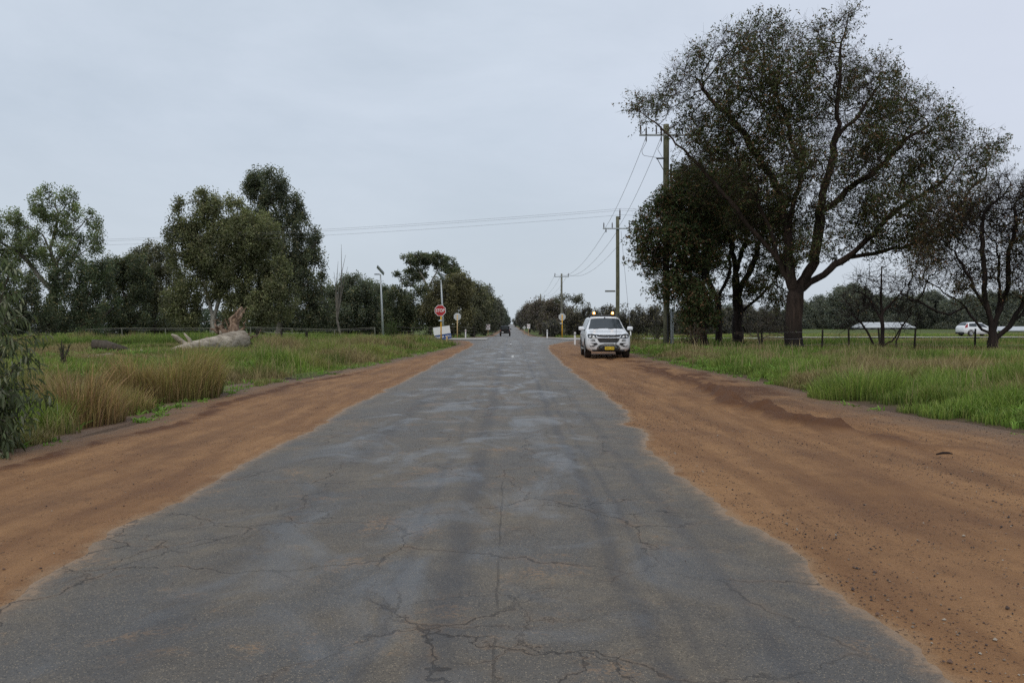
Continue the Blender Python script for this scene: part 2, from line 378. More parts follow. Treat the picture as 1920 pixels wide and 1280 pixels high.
def mixc(f, a, b):
    x = wn('ShaderNodeMix', data_type='RGBA')
    for i, v in ((0, f), (6, a), (7, b)):
        if isinstance(v, bpy.types.NodeSocket): L(v, x.inputs[i])
        else: x.inputs[i].default_value = v if not isinstance(v, tuple) else v+(1,)
    return x.outputs[2]
c1 = mixc(mr(nz.outputs['Fac'], .32, .70, 0, 1), (.555, .635, .735), (.675, .75, .855))
lav = mr(spx.outputs[0], .0, .55, 0, .75)
c2 = mixc(lav, c1, (.735, .775, .895))
c3 = mixc(mr(spx.outputs[2], .0, .22, .75, 0), c2, (.57, .635, .69))
L(c3, bgC.inputs[0]); bgC.inputs[1].default_value = 1.0
mxs.inputs[0].default_value = .92; L(bgS.outputs[0], mxs.inputs[1]); L(bgC.outputs[0], mxs.inputs[2]); L(mxs.outputs[0], wo.inputs[0])
sun = bpy.data.lights.new('sun', 'SUN'); sun.energy = 1.0; sun.angle = math.radians(25); sun.color = (1, .93, .82)
so = bpy.data.objects.new('sun', sun); col.objects.link(so)
sd = Vector((math.sin(SR)*math.cos(SE), math.cos(SR)*math.cos(SE), math.sin(SE)))
so.rotation_euler = sd.to_track_quat('Z', 'Y').to_euler()
sc.view_settings.view_transform = 'Standard'; sc.view_settings.look = 'None'; sc.view_settings.exposure = 0
sc.cycles.max_bounces = 6; sc.cycles.diffuse_bounces = 3; sc.cycles.glossy_bounces = 2; sc.cycles.transparent_max_bounces = 4
sc.cycles.use_denoising = False; sc.cycles.sample_clamp_indirect = 4; sc.cycles.filter_width = 1.5

# ------------------------------------------------------------------ ground sheets
def grid_mesh(name, X, Y, Z, m, attrs=None, **k):
    ny, nx = X.shape; V = np.stack([X, Y, Z], -1).reshape(-1, 3)
    idx = np.arange(ny*nx).reshape(ny, nx)
    Q = np.stack([idx[:-1, :-1], idx[:-1, 1:], idx[1:, 1:], idx[1:, :-1]], -1).reshape(-1, 4)
    me = mesh_np(name, V, [Q], smooth=True, attrs={a: b.ravel() for a, b in (attrs or {}).items()})
    return link(name, me, None, m, **k)
xs = np.concatenate([-np.geomspace(3000, 40, 30), np.arange(-39.5, 40, .35), np.geomspace(40, 3000, 30)])
ys = np.concatenate([np.linspace(-300, -5, 12), np.arange(-4, 45, .35), np.arange(45, 130, .8), np.geomspace(131, 3500, 60)])
X, Y = np.meshgrid(xs, ys); Z = gz(X, Y)
dl = GL(Y)-X; dr = X-GR(Y); dd = np.maximum(dl, dr)
grid_mesh('ground', X, Y, Z, M['ground'], {'nearroad': 1-sm((dd-.15)/.8)}, kind='structure')
ry = np.concatenate([np.arange(-3, 16, .05), np.arange(16, 40, .12), np.arange(40, 90, .4), np.geomspace(90, 2500, 90)])
wl = edge_wob(ry, 3.3)*np.interp(ry, [0, 60, 90], [1, 1.5, 1]); wr = edge_wob(ry, 9.1)*np.interp(ry, [0, 60, 90], [1, 1.5, 1])
eL = AL(ry)+wl; eR = AR(ry)+wr
t = np.linspace(0, 1, 41)
X = (eL-.3)[:, None]*(1-t)+(eR+.3)[:, None]*t; Y = np.repeat(ry[:, None], len(t), 1)
ed = np.minimum(X-eL[:, None], eR[:, None]-X)
crown = .05*(1-((X+.3)/2.6)**2).clip(0, 1)*np.interp(Y, [0, 55, 70], [1, 1, 0])
Z = far(Y)+.004+crown+(fbm(X*.8, Y*.8)-.5)*.02
grid_mesh('road', X, Y, Z, M['asphalt'], {'edge': ed}, kind='structure')
def shoulder(name, side):
    yy = ry; e = eL if side < 0 else eR; g = (GL if side < 0 else GR)(yy)
    ncol = 70; t = np.linspace(0, 1, ncol)**1.0
    go = g+side*1.1; e = e-side*.07
    X = e[:, None]*(1-t)+go[:, None]*t; Y = np.repeat(yy[:, None], ncol, 1)
    din = np.abs(X-e[:, None])-.07; dout = (g[:, None]-X)*side
    roadz = far(Y)+.004+.05*(1-((X+.3)/2.6)**2).clip(0, 1)*np.interp(Y, [0, 55, 70], [1, 1, 0])+(fbm(X*.8, Y*.8)-.5)*.02
    prof = sm(np.maximum(din, 0)/1.2)
    Z = roadz*(1-prof)+(far(Y)-.01)*prof-.010+.016*sm((din+.07)/.16)+(fbm(X*9, Y*9)-.5)*.008*sm((din+.07)/.05)
    Z += (fbm(X*1.1+5, Y*.25)-.5)*.05*prof*np.interp(Y, [0, 60, 75], [1, 1, .1])
    rut = np.zeros_like(X)
    if side > 0:
        # churned soil ridge and wheel ruts along the outer half of the shoulder
        cxr = np.interp(Y, [9, 11.5, 14, 17, 21, 26], [5.3, 4.35, 4.0, 4.35, 4.3, 4.2])+(fbm(Y*.9, Y*0+3)-.5)*.5
        a = np.interp(Y, [9, 10.5, 13, 17, 24, 30], [0, .5, 1, 1, .6, 0])
        n = fbm(X*4, Y*2.2, 4)
        rg = np.exp(-((X-cxr)/.24)**2)*a
        Z += rg*(n-.22)*.42
        Z -= np.exp(-((X-cxr-.42)/.16)**2)*a*.05
        rut = np.clip(rg*1.1+np.exp(-((X-cxr-.36)/.16)**2)*a*.8*(n > .42), 0, 1)*np.clip(n*2.4-.5, 0, 1)
        mess = np.interp(Y, [15, 20, 38, 46], [0, 1, 1, 0])*sm((X-3.7)/.8)*sm((dout-.1)/.6)
        n2 = fbm(X*2.2, Y*1.1, 4)
        Z += mess*(n2-.5)*.16; rut = np.maximum(rut, mess*np.clip((.52-n2)*5, 0, 1)*.9)
        for x0, wd in ((3.0, .16), (4.9, .2)):
            xx = x0+(Y-8)*.015*(1 if x0 < 4 else -1)+(fbm(Y*.15, Y*0+x0)-.5)*.5
            Z -= np.exp(-((X-xx)/wd)**2)*.022*np.interp(Y, [0, 40, 60], [1, 1, 0])
    else:
        cxr = g[:, None]+.75+(fbm(Y*.4, Y*0)-.5)*.3
        n = fbm(X*5, Y*5, 3)
        rg = np.exp(-((X-cxr)/.13)**2)*np.interp(Y, [5, 9, 22, 30], [0, 1, 1, 0])
        Z += rg*(n-.4)*.12; rut = np.clip(rg*(n-.3)*2.5, 0, 1)
    Z = np.where(dout < 0, Z-.05*sm(-dout/1.0), Z)
    grid_mesh(name, X, Y, Z, M['dirt'], {'edge': din, 'outer': dout*(.62 if side > 0 else 1), 'rut': rut}, kind='structure')
shoulder('dirt_shoulder', -1); shoulder('dirt_shoulder', 1)
# cross road (beyond the stop sign) and the driveway behind the pickup
def strip(name, c0, c1, w0, w1, m, n=40, zoff=.01, attrs=None, followx=False):
    s = np.linspace(0, 1, n)[:, None]; t = np.linspace(-1, 1, 9)[None, :]
    c0 = np.array(c0, float); c1 = np.array(c1, float); d = (c1-c0)/np.linalg.norm(c1-c0); nn = np.array([-d[1], d[0]])
    cxs = c0[0]+(c1-c0)[0]*s; cys = c0[1]+(c1-c0)[1]*s; ww = (w0+(w1-w0)*s)*(1+.08*(vnoise(s*9, s*0+t*0)-.5))
    X = cxs+nn[0]*ww*t; Y = cys+nn[1]*ww*t
    Z = (gz(X, Y) if followx else far(Y))+zoff
    a = {'edge': np.ones_like(X), 'outer': ww*(1-np.abs(t)) + 0*X, 'rut': np.zeros_like(X)}
    return grid_mesh(name, X, Y, Z, m, a, kind='structure')
strip('cross_road', (-160, 78), (-2.2, 78), 4.2, 4.2, M['asph2'], zoff=.045)
strip('cross_road', (4.2, 78), (26, 84), 4.2, 4.0, M['asph2'], zoff=.045)
strip('cross_road', (26, 84), (160, 92), 3.6, 4.4, M['asph2'], zoff=.13)
strip('driveway', (5.3, 43.5), (10.5, 46.0), 1.3, 1.0, M['dirt'], zoff=.05, followx=True)
for i, (x, y, ww, ll) in enumerate([(.09, 34.2, .10, .35), (.07, 35.0, .13, .4), (.10, 36.1, .12, .35), (-.02, 56.5, .14, .9)]):
    s = MB(); n = 12; pts = [(math.cos(a)*(ww/2)*(1+.3*rng.random()), math.sin(a)*ll/2*(1+.25*rng.random())) for a in np.linspace(0, 2*math.pi, n, endpoint=False)]
    zc = float(far(y))+.075
    s.prism(pts, lambda a, b: (x+a, y+b, zc-.03), lambda a, b: (x+a, y+b, zc))
    s.build('road_marking', M['markpaint'], kind='structure')
s = MB(); n = 26
pts = [(math.cos(a)*.35*(1+.5*rng.random()), math.sin(a)*1.3*(1+.5*rng.random())) for a in np.linspace(0, 2*math.pi, n, endpoint=False)]
for k_, (xx, yy, f_) in enumerate([(-5.75, 23.6, 1.0)]):
    z0 = float(gz(xx, yy))+.07
    s.prism([(a*f_, b*f_) for a, b in pts], lambda a, b: (xx+a, yy+b, z0-.05), lambda a, b: (xx+a, yy+b, z0))
s.build('puddle', M['puddle'], kind='structure')

# ------------------------------------------------------------------ stones and grass
def in_shoulder(x, y): return ((x > GL(y)) & (x < AL(y))) | ((x < GR(y)+.4) & (x > AR(y)))
def stones():
    n = 20000
    y = 2.8+rng.random(n*3)**1.5*20; x = rng.uniform(1.3, 7.2, n*3)
    dens = np.clip(fbm(x*1.2, y*.5)*2.2-.55, .05, 1)
    dens *= np.where(x-AR(y) < .35, 1.0, .75)
    k_ = (x > AR(y)+.02) & (x < GR(y)+.3) & (rng.random(n*3) < dens); x, y = x[k_][:n], y[k_][:n]
    xl = rng.uniform(-5.9, -2.6, 3500); yl = 3.5+rng.random(3500)**1.5*16; k2 = (xl < AL(yl)-.03) & (xl > GL(yl)) & (rng.random(3500) < np.clip(fbm(xl*1.5, yl*.5)*2-.6, .03, 1)); x = np.r_[x, xl[k2]]; y = np.r_[y, yl[k2]]
    xa = rng.uniform(-2.5, 1.6, 500); ya = 2.8+rng.random(500)**1.5*12; x = np.r_[x, xa]; y = np.r_[y, ya]
    n = len(x); r = rng.lognormal(math.log(.0040), .42, n).clip(.002, .015)*np.where((x < 1.6) & (x > -2.6), .6, 1)
    oct_ = np.array([[1, 0, 0], [-1, 0, 0], [0, 1, 0], [0, -1, 0], [0, 0, 1], [0, 0, -1]], float)
    V = oct_[None]*r[:, None, None]*rng.uniform(.6, 1.4, (n, 6, 1)); V[:, :, 2] *= .7
    roadz = .004+.05*(1-((x+.3)/2.6)**2).clip(0, 1)+(fbm(x*.8, y*.8)-.5)*.02
    din = np.where(x > 0, x-AR(y), AL(y)-x); pf = sm(din/1.2)
    z = roadz*(1-pf)+(-.01)*pf+.008+(fbm(x*1.1+5, y*.25)-.5)*.05*pf
    V += np.stack([x, y, z+r*.35], -1)[:, None]
    T = np.array([[0, 2, 4], [2, 1, 4], [1, 3, 4], [3, 0, 4], [2, 0, 5], [1, 2, 5], [3, 1, 5], [0, 3, 5]])
    Fa = (T[None]+(np.arange(n)*6)[:, None, None]).reshape(-1, 3)
    pal = np.array([[.07, .045, .035], [.13, .075, .05], [.20, .15, .11], [.035, .03, .03], [.34, .29, .23], [.16, .07, .035]])
    c = pal[rng.choice(6, n, p=[.28, .24, .14, .2, .05, .09])]; c = np.repeat(c, 6, 0)
    link('gravel', mesh_np('gravel', V.reshape(-1, 3), [Fa], cols=c), None, M['stone'], kind='stuff', label='loose small stones scattered over the orange dirt shoulder', cat='gravel')
stones()
GREENS = np.array([[.115, .175, .030], [.150, .205, .040], [.080, .130, .028], [.185, .215, .060]])
TANS = np.array([[.30, .235, .12], [.22, .17, .085], [.17, .125, .07]])
def blades(x, y, h, wd, c, lean=.45, z=None, curl=.5, dirx=None):
    n = len(x); z = gz(x, y) if z is None else z
    th = rng.uniform(0, 2*np.pi, n); ld = rng.uniform(0, 2*np.pi, n) if dirx is None else dirx
    ln = h*lean*rng.random(n)
    sx = np.cos(th)*wd/2; sy = np.sin(th)*wd/2
    mx = x+np.cos(ld)*ln*.4; my = y+np.sin(ld)*ln*.4; tx = x+np.cos(ld)*ln*(1+curl*.6); ty = y+np.sin(ld)*ln*(1+curl*.6)
    V = np.stack([np.stack([x-sx, y-sy, z-.03], -1), np.stack([x+sx, y+sy, z-.03], -1),
                  np.stack([mx-sx*.8, my-sy*.8, z+h*.58], -1), np.stack([mx+sx*.8, my+sy*.8, z+h*.58], -1),
                  np.stack([tx, ty, z+h*(1-.25*curl*rng.random(n))], -1)], 1)
    b = (np.arange(n)*5)[:, None]
    Q = b+np.array([0, 1, 3, 2]); T = b+np.array([2, 3, 4])
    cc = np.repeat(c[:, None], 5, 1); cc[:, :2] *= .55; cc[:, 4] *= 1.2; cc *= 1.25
    return V.reshape(-1, 3), Q, T, cc.reshape(-1, 3)
class Grass:
    def __init__(s): s.V = []; s.Q = []; s.T = []; s.C = []; s.n = 0
    def add(s, r):
        V, Q, T, C = r; s.V.append(V); s.Q.append(Q+s.n); s.T.append(T+s.n); s.C.append(C); s.n += len(V)
    def build(s, name, **k):
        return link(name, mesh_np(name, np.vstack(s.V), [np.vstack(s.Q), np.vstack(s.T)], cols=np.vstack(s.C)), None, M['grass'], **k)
def gcol(x, y, brown=.0):
    n = len(x); g = GREENS[rng.integers(0, 4, n)]*rng.uniform(.7, 1.25, (n, 1)); tn = TANS[rng.integers(0, 3, n)]*rng.uniform(.7, 1.2, (n, 1))
    patch = fbm(x*.28+9, y*.28+4, 3); f = (patch-.50)*7+brown+rng.normal(0, .25, n)
    g = g*(.42+1.15*fbm(x*.33+3, y*.33, 3))[:, None]
    f = np.clip(f, 0, 1)[:, None]
    return g*(1-f)+tn*f
def field(side, n, y0, y1, xr, hh, wd, brown, gname=None, pw=1.6):
    out = Grass()
    y = y0+rng.random(n)**pw*(y1-y0)
    vis = np.where(side > 0, .64*y+1.5, .64*y+1.5); e = GR(y) if side > 0 else -GL(y)
    span = np.minimum(vis, xr)-e; ok = span > 0; y = y[ok]; e = e[ok]; span = span[ok]
    d = rng.random(len(y))**1.15*span
    x = side*(e+d)
    keep = rng.random(len(x)) < np.clip((d+(fbm(x*1.7, y*1.7)-.5)*1.6+(fbm(x*.5+7, y*.5)-.55)*2.2)/.8, .0, 1)
    keep &= ~((np.abs(y-78) < 5) & True)
    keep &= ~((side > 0) & (np.abs(y-(43.5+(x-5.3)*.48)) < 1.3) & (x < 10.5))
    x, y, d = x[keep], y[keep], d[keep]
    sz = np.interp(d, [0, .6, 2], [.3, .6, 1])*np.clip(.2+1.9*(fbm(x*.7+2, y*.7, 4)-.18), .25, 1.6)
    if side < 0: sz = sz*np.where((x/y > -.62) & (x/y < -.31) & (y > 14.5) & (y < 48), .40, 1)
    else: sz = sz*np.interp(y, [20, 30, 42, 50], [1, .75, .6, .8])
    h = hh*sz*rng.uniform(.55, 1.3, len(x)); wv = wd*(1+y/22)
    out.add(blades(x, y, h, wv, gcol(x, y, brown)))
    q = (rng.random(len(x)) < .02) & (fbm(x*.4+50, y*.4) > .47) & (d > .4); xs_, ys_ = x[q], y[q]   # dead seed stalks
    out.add(blades(xs_, ys_, rng.uniform(.4, .85, len(xs_))*np.where((side < 0) & (np.abs(xs_/ys_) > .31) & (ys_ > 14.5), .5, 1), .005*(1+ys_/16), np.array([.34, .27, .15])*rng.uniform(.6, 1.2, (len(xs_), 1)), .35))
    return out
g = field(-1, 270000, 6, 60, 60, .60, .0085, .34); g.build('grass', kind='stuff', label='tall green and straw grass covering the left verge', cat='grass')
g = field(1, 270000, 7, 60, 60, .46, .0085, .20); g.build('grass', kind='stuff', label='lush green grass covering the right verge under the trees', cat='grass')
def farfield(side):
    n = 60000; y = rng.uniform(45, 112, n); x = side*rng.uniform(6, 75, n); k_ = np.abs(y-78-np.clip(x-10, 0, 99)*.10) > 6; x, y = x[k_], y[k_]
    h = rng.uniform(.08, .28, len(x))*(.5+fbm(x*.3, y*.3)); g = Grass()
    if side < 0: h *= 1.25
    c = gcol(x, y, .05)*1.25; g.add(blades(x, y, h, .05+0*x, c)); return g
def weeds(side, n0):
    n = n0*5; y = 7+rng.random(n)**1.5*45; e = GR(y) if side > 0 else -GL(y); d = rng.random(n)**1.3*14-.45; x = side*(e+d)
    k_ = (fbm(x*.8+20, y*.8, 3) > .56) | ((d < .9) & (fbm(x*1.5, y*1.5) > .57)); x, y, d = x[k_][:n0*3], y[k_][:n0*3], d[k_][:n0*3]
    m_ = 9; xx = np.repeat(x, m_)+rng.normal(0, .05, len(x)*m_); yy = np.repeat(y, m_)+rng.normal(0, .05, len(x)*m_)
    h = np.repeat(rng.uniform(.06, .26, len(x))*np.clip(.35+d, .3, 1.2), m_)*rng.uniform(.6, 1.2, len(xx))
    c = np.array([.16, .26, .05])*np.repeat(rng.uniform(.55, 1.25, (len(x), 1)), m_, 0)*rng.uniform(.8, 1.2, (len(xx), 1))
    g = Grass(); g.add(blades(xx, yy, h, .022+.018*rng.random(len(xx)), c, 1.1, curl=.9)); return g
weeds(-1, 1500).build('weeds', kind='stuff', label='broad leaved green weeds at the edge of the left dirt shoulder', cat='weeds')
weeds(1, 2000).build('weeds', kind='stuff', label='broad leaved green weeds at the edge of the right dirt shoulder', cat='weeds')
farfield(-1).build('grass', kind='stuff', label='short green pasture grass in the field left of the road', cat='grass')
farfield(1).build('grass', kind='stuff', label='short green pasture grass beyond the right fence', cat='grass')
def clump(px, py, R_, h, n, tan, lab, name='grass_clump', grp=None, D=None, spread=.4):
    D = D or EYE*F/(py-HY); o = onground(px, D)
    a = rng.uniform(0, 2*np.pi, n); r = R_*np.sqrt(rng.random(n))
    x = r*np.cos(a); y = r*np.sin(a)
    R_ = R_*1.35; x = x*1.35; y = y*1.35; lump = .45+1.1*fbm(x*2.6+px, y*2.6+py, 3)
    hh = h*rng.uniform(.3, 1.2, n)*(1-.55*(r*1.35/R_)**2)*lump
    f = np.clip(tan+rng.normal(0, .25, n), 0, 1)[:, None]
    c = 1.15*(GREENS[rng.integers(0, 4, n)]*(1-f)+TANS[rng.integers(0, 3, n)]*f)*rng.uniform(.55, 1.35, (n, 1))
    V, Q, T, C = blades(x, y, hh, .006+.004*rng.random(n)+D*.00012, c, spread, gz(x+o[0], y+o[1])-o[2], .7, a+rng.normal(0, .6, n))
    C = C.reshape(n, 5, 3); tn_ = min(1, tan*1.3); C *= np.array([1+.12*tn_, 1-.10*tn_, 1.0]); C[:, 2:] *= 1.1; C = C.reshape(-1, 3)
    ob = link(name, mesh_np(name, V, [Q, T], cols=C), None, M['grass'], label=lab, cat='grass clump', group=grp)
    ob.location = o.tolist(); return ob
G1 = 'straw coloured reed clumps in the left verge'
clump(265, 748, .50, 1.0, 3000, .75, 'tall straw coloured reed clump at the left end of the biggest reed stand', grp=G1)
clump(330, 745, .60, 1.2, 4200, .6, 'tallest straw coloured reed clump in the middle of the left verge', grp=G1)
clump(372, 738, .35, 1.1, 1600, .45, 'greener reed clump at the right end of the biggest reed stand', grp=G1)
clump(215, 770, .45, .70, 2000, .6, 'low brown reed clump between the roadside bush and the tall reeds', grp=G1)
clump(140, 790, .5, .95, 2400, .8, 'rusty brown reed clump beside the roadside bush', grp=G1)
clump(60, 770, .6, .7, 1800, .65, 'faded brown reed clump behind the roadside bush', grp=G1)
clump(560, 690, .8, .65, 2500, .35, 'broad olive grass clump near the puddle on the left verge', grp=G1)
clump(690, 668, .9, .6, 1800, .5, 'brownish grass clump nearest the lamp post on the left verge', grp=G1)
clump(430, 690, 1.0, .60, 2600, .05, 'bright green grass mound just right of the log', grp=G1)
clump(620, 672, 1.1, .75, 2400, .2, 'green grass mound between the log and the stop sign', grp=G1)
G2 = 'taller grass clumps in the right verge'
clump(1610, 745, .7, .62, 3800, .0, 'dense bright green grass clump nearest the dirt on the right verge', grp=G2)
clump(1690, 735, .6, .5, 2200, .05, 'smaller green grass clump on the right verge', grp=G2)
clump(1500, 712, .6, .4, 2000, .0, 'low green grass clump in front of the big tree', grp=G2)
clump(1810, 700, .8, .55, 2800, .75, 'brown dry grass clump under the burnt tree on the right', grp=G2)
clump(1900, 712, .8, .6, 2600, .6, 'brown dry grass clump at the right edge of the photo', grp=G2)
clump(1380, 690, .7, .42, 2000, .05, 'green grass clump below the burnt trunks', grp=G2)

# ------------------------------------------------------------------ trees
def unit(v): return v/(np.linalg.norm(v, axis=-1, keepdims=True)+1e-9)
def sample_blobs(bl, n):
    """bl: (k,6) centre + radii; returns n points inside the union, roughly even"""
    bl = np.asarray(bl, float); vol = (bl[:, 3]*bl[:, 4]*bl[:, 5])**.75; i = rng.choice(len(bl), n, p=vol/vol.sum())
    d = unit(rng.normal(size=(n, 3)))*(rng.random((n, 1))**(1/2.4))
    return bl[i, :3]+d*bl[i, 3:], i
def grow(attr, seeds, step, infl, kill, iters=90, up=.05, jit=.15):
    """space colonisation; seeds: list of polylines (first starts at the root); returns nodes, parents"""
    nodes = []; par = []
    for s_ in seeds:
        s_ = np.asarray(s_, float)
        if nodes:
            arr = np.array(nodes); k_ = int(np.argmin(((arr-s_[0])**2).sum(1))); prev = k_; start = nodes[k_]
        else: nodes.append(s_[0]); par.append(-1); prev = 0; start = s_[0]
        pts = [start]+list(s_[1:])
        for _ in range(2):
            q_ = [pts[0]]
            for a, b in zip(pts[:-1], pts[1:]):
                l_ = np.linalg.norm(b-a); q_ += [(a+b)/2+rng.normal(0, 1, 3)*l_*(.045 if len(nodes) > 3*1.6/step else .02), b]
            pts = q_
        for a, b in zip(pts[:-1], pts[1:]):
            m_ = max(1, int(np.linalg.norm(b-a)/step))
            for q in range(1, m_+1):
                p = a+(b-a)*q/m_
                if q < m_: p = p+rng.normal(0, step*.14, 3)
                nodes.append(p); par.append(prev); prev = len(nodes)-1
    nodes = np.array(nodes); par = list(par); A = attr.copy()
    d2 = ((A[:, None]-nodes[None])**2).sum(-1) if len(A)*len(nodes) < 6e6 else None
    if d2 is None:
        nr = np.zeros(len(A), int); nd = np.full(len(A), 1e9)
        for c in range(0, len(nodes), 200):
            q = ((A[:, None]-nodes[None, c:c+200])**2).sum(-1); j = q.argmin(1); v = q[np.arange(len(A)), j]; u = v < nd; nd[u] = v[u]; nr[u] = j[u]+c
    else: nr = d2.argmin(1); nd = d2[np.arange(len(A)), nr]
    ND = [nodes]; cnt = len(nodes); allN = nodes
    for it in range(iters):
        alive = nd > kill**2; A = A[alive]; nr = nr[alive]; nd = nd[alive]
        act = nd < infl**2
        if not len(A): break
        if not act.any(): infl *= 1.3; continue
        ids, inv = np.unique(nr[act], return_inverse=True)
        acc = np.zeros((len(ids), 3)); np.add.at(acc, inv, unit(A[act]-allN[nr[act]]))
        d = unit(unit(acc)+rng.normal(0, jit, acc.shape)+np.array([0, 0, up]))
        new = allN[ids]+d*step
        par += list(ids); base = cnt; cnt += len(new); allN = np.vstack([allN, new])
        for c in range(0, len(new), 300):
            q = ((A[:, None]-new[None, c:c+300])**2).sum(-1); j = q.argmin(1); v = q[np.arange(len(A)), j]; u = v < nd; nd[u] = v[u]; nr[u] = j[u]+base+c
    return allN, np.array(par)
def wood(nodes, par, R_, r0, mb, sides=(3, 5, 9), flare=1.5, knob=.12):
    n = len(nodes); ch = [[] for _ in range(n)]
    for i, p in enumerate(par):
        if p >= 0: ch[p].append(i)
    tips = np.zeros(n)
    for i in range(n-1, -1, -1):
        if not ch[i]: tips[i] = 1
        if par[i] >= 0: tips[par[i]] += tips[i]
    e = math.log(max(tips[0], 2))/math.log(R_/r0); rad = r0*tips**(1/e)
    stack = [(0, None)]
    while stack:
        i, p = stack.pop(); chain = [] if p is None else [p]; rs = [] if p is None else [min(rad[p], rad[i]*1.15)]
        while True:
            chain.append(i); rs.append(rad[i])
            if not ch[i]: break
            c = sorted(ch[i], key=lambda q: -tips[q])
            for q in c[1:]: stack.append((q, i))
            i = c[0]
        if len(chain) < 2: continue
        rs = np.array(rs)
        if not ch[i]: rs[-1] *= .5
        if p is None: rs[0] *= flare; rs[1:3] *= 1+.15*(flare-1)
        m_ = rs.max(); ns = sides[0] if m_ < .022 else sides[1] if m_ < .09 else sides[2]
        mb.tube(nodes[chain], rs, ns, cap=False, knob=knob if ns > 5 else 0)
    return rad, tips, ch
def twigs_np(P0, P1, r):
    """3-sided two-point twigs"""
    n = len(P0); T = unit(P1-P0); a = unit(np.cross(T, np.array([.3, .1, 1.]))); b = np.cross(T, a); V = []
    for k_ in range(3):
        an = 2*np.pi*k_/3; o = (np.cos(an)*a+np.sin(an)*b)
        V.append(P0+o*r[:, None]); V.append(P1+o*r[:, None]*.4)
    V = np.stack(V, 1); b_ = (np.arange(n)*6)[:, None]
    Q = np.vstack([b_+np.array([0, 2, 3, 1]), b_+np.array([2, 4, 5, 3]), b_+np.array([4, 0, 1, 5])])
    return V.reshape(-1, 3), Q
def leaves_np(Pt, L_, W_, col_, droop=.5, D_=None):
    n = len(Pt); d = rng.normal(size=(n, 3)) if D_ is None else D_+rng.normal(0, .5, (n, 3)); d[:, 2] -= droop; d = unit(d)
    s = unit(np.cross(d, rng.normal(size=(n, 3)))); L_ = np.broadcast_to(L_, (n,))*rng.uniform(.7, 1.3, n); W_ = np.broadcast_to(W_, (n,))*rng.uniform(.7, 1.3, n)
    V = np.stack([Pt, Pt+d*L_[:, None]*.45+s*W_[:, None]/2, Pt+d*L_[:, None], Pt+d*L_[:, None]*.45-s*W_[:, None]/2], 1)
    return V.reshape(-1, 3), (np.arange(n)*4)[:, None]+np.array([0, 1, 2, 3]), np.repeat(col_, 4, 0)
def jitcol(base, n, v=.3, b2=None, f2=.0):
    c = np.tile(np.array(base, float), (n, 1))
    if b2 is not None: c = np.where(rng.random((n, 1)) < f2, np.array(b2, float), c)
    return c*rng.uniform(1-v, 1+v, (n, 1))
def place_tree(name, root, lab, cat, grp): return empty(name, root, label=lab, cat=cat, group=grp)
def near_tree(name, D, base_px, blobs, seeds, R_, lab, cat='tree', grp=None, natt=3500, step=.28, leaf=.11, lw=.045, lpt=8, tw=3, depth=1.5, bark='bark_big',
              lcol=(.060, .072, .028), lc2=(.13, .075, .04), bare=.25, off=None, jit=.22, kill=.45, twl=.55, r0=.009):
    """a tree close enough that its branches show: blobs are (px, py, r) outlines of the crown"""
    root = onground(base_px, D)
    off_ = rng.uniform(-1, 1, len(blobs))*depth
    B = np.array([list(P(px, py, D+o))+[r*D/F*1.05, r*D/F*1.15, r*D/F*1.0] for (px, py, r), o in zip(blobs, off_)])
    att, _ = sample_blobs(B, natt); sd = []
    for j, s_ in enumerate(seeds):
        oy = rng.uniform(-1, 1)*depth*.8 if j else 0; m_ = len(s_)
        pts = [P(px, py, D+oy*q/max(1, m_-1)) for q, (px, py) in enumerate(s_)]
        if j == 0: pts[0] = root-np.array([0, 0, .15])
        sd.append(pts)
    nodes, par = grow(att, sd, step, 3.0, kill, jit=jit)
    nodes = nodes-root; mb = MB(); rad, tips, ch = wood(nodes, par, R_, r0, mb)
    t_ = place_tree(name, root, lab, cat, grp)
    tipi = np.where(tips <= 3)[0]; tipi = tipi[par[tipi] >= 0]
    dirs = unit(nodes[tipi]-nodes[par[tipi]])
    P0 = np.repeat(nodes[tipi], tw, 0); dv = unit(np.repeat(dirs, tw, 0)+rng.normal(0, .75, P0.shape)+np.array([0, 0, .25]))
    P1 = P0+dv*rng.uniform(.4, 1.2, (len(P0), 1))*twl
    P2 = P1+unit(dv+rng.normal(0, .6, P0.shape)+np.array([0, 0, .2]))*rng.uniform(.3, 1, (len(P0), 1))*twl*.8
    V1, Q1 = twigs_np(np.vstack([P0, P1]), np.vstack([P1, P2]), np.r_[np.full(len(P0), r0*.75), np.full(len(P0), r0*.5)])
    n0 = mb.n; V = np.vstack(mb.v+[V1]); Q = np.vstack([np.array(mb.q), Q1+n0])
    link('trunk', mesh_np('trunk', V, [Q], smooth=True), t_, M[bark])
    # leaves on the twigs, in uneven clumps
    k_ = fbm(P1[:, 0]*.75+3, P1[:, 2]*.75+P1[:, 1]*.5, 3)-.10*P1[:, 2]/P1[:, 2].max(); on = k_ > np.quantile(k_, bare)
    on |= rng.random(len(on)) < .12
    A0, A1, A2 = P0[on], P1[on], P2[on]; m_ = len(A0)
    s_ = rng.random((m_, lpt, 1)); first = rng.random((m_, lpt, 1)) < .2
    pts = np.where(first, A0[:, None]*(1-s_)+A1[:, None]*s_, A1[:, None]*(1-s_)+A2[:, None]*s_)+rng.normal(0, .05, (m_, lpt, 3))
    c = 1.35*jitcol(lcol, m_*lpt, .45, lc2, .26)*np.repeat(rng.uniform(.7, 1.3, m_), lpt)[:, None]
    V, Q, C = leaves_np(pts.reshape(-1, 3), leaf, lw, c, .35)
    link('crown', mesh_np('crown', V, [Q], cols=C), t_, M['leaf'])
    return t_
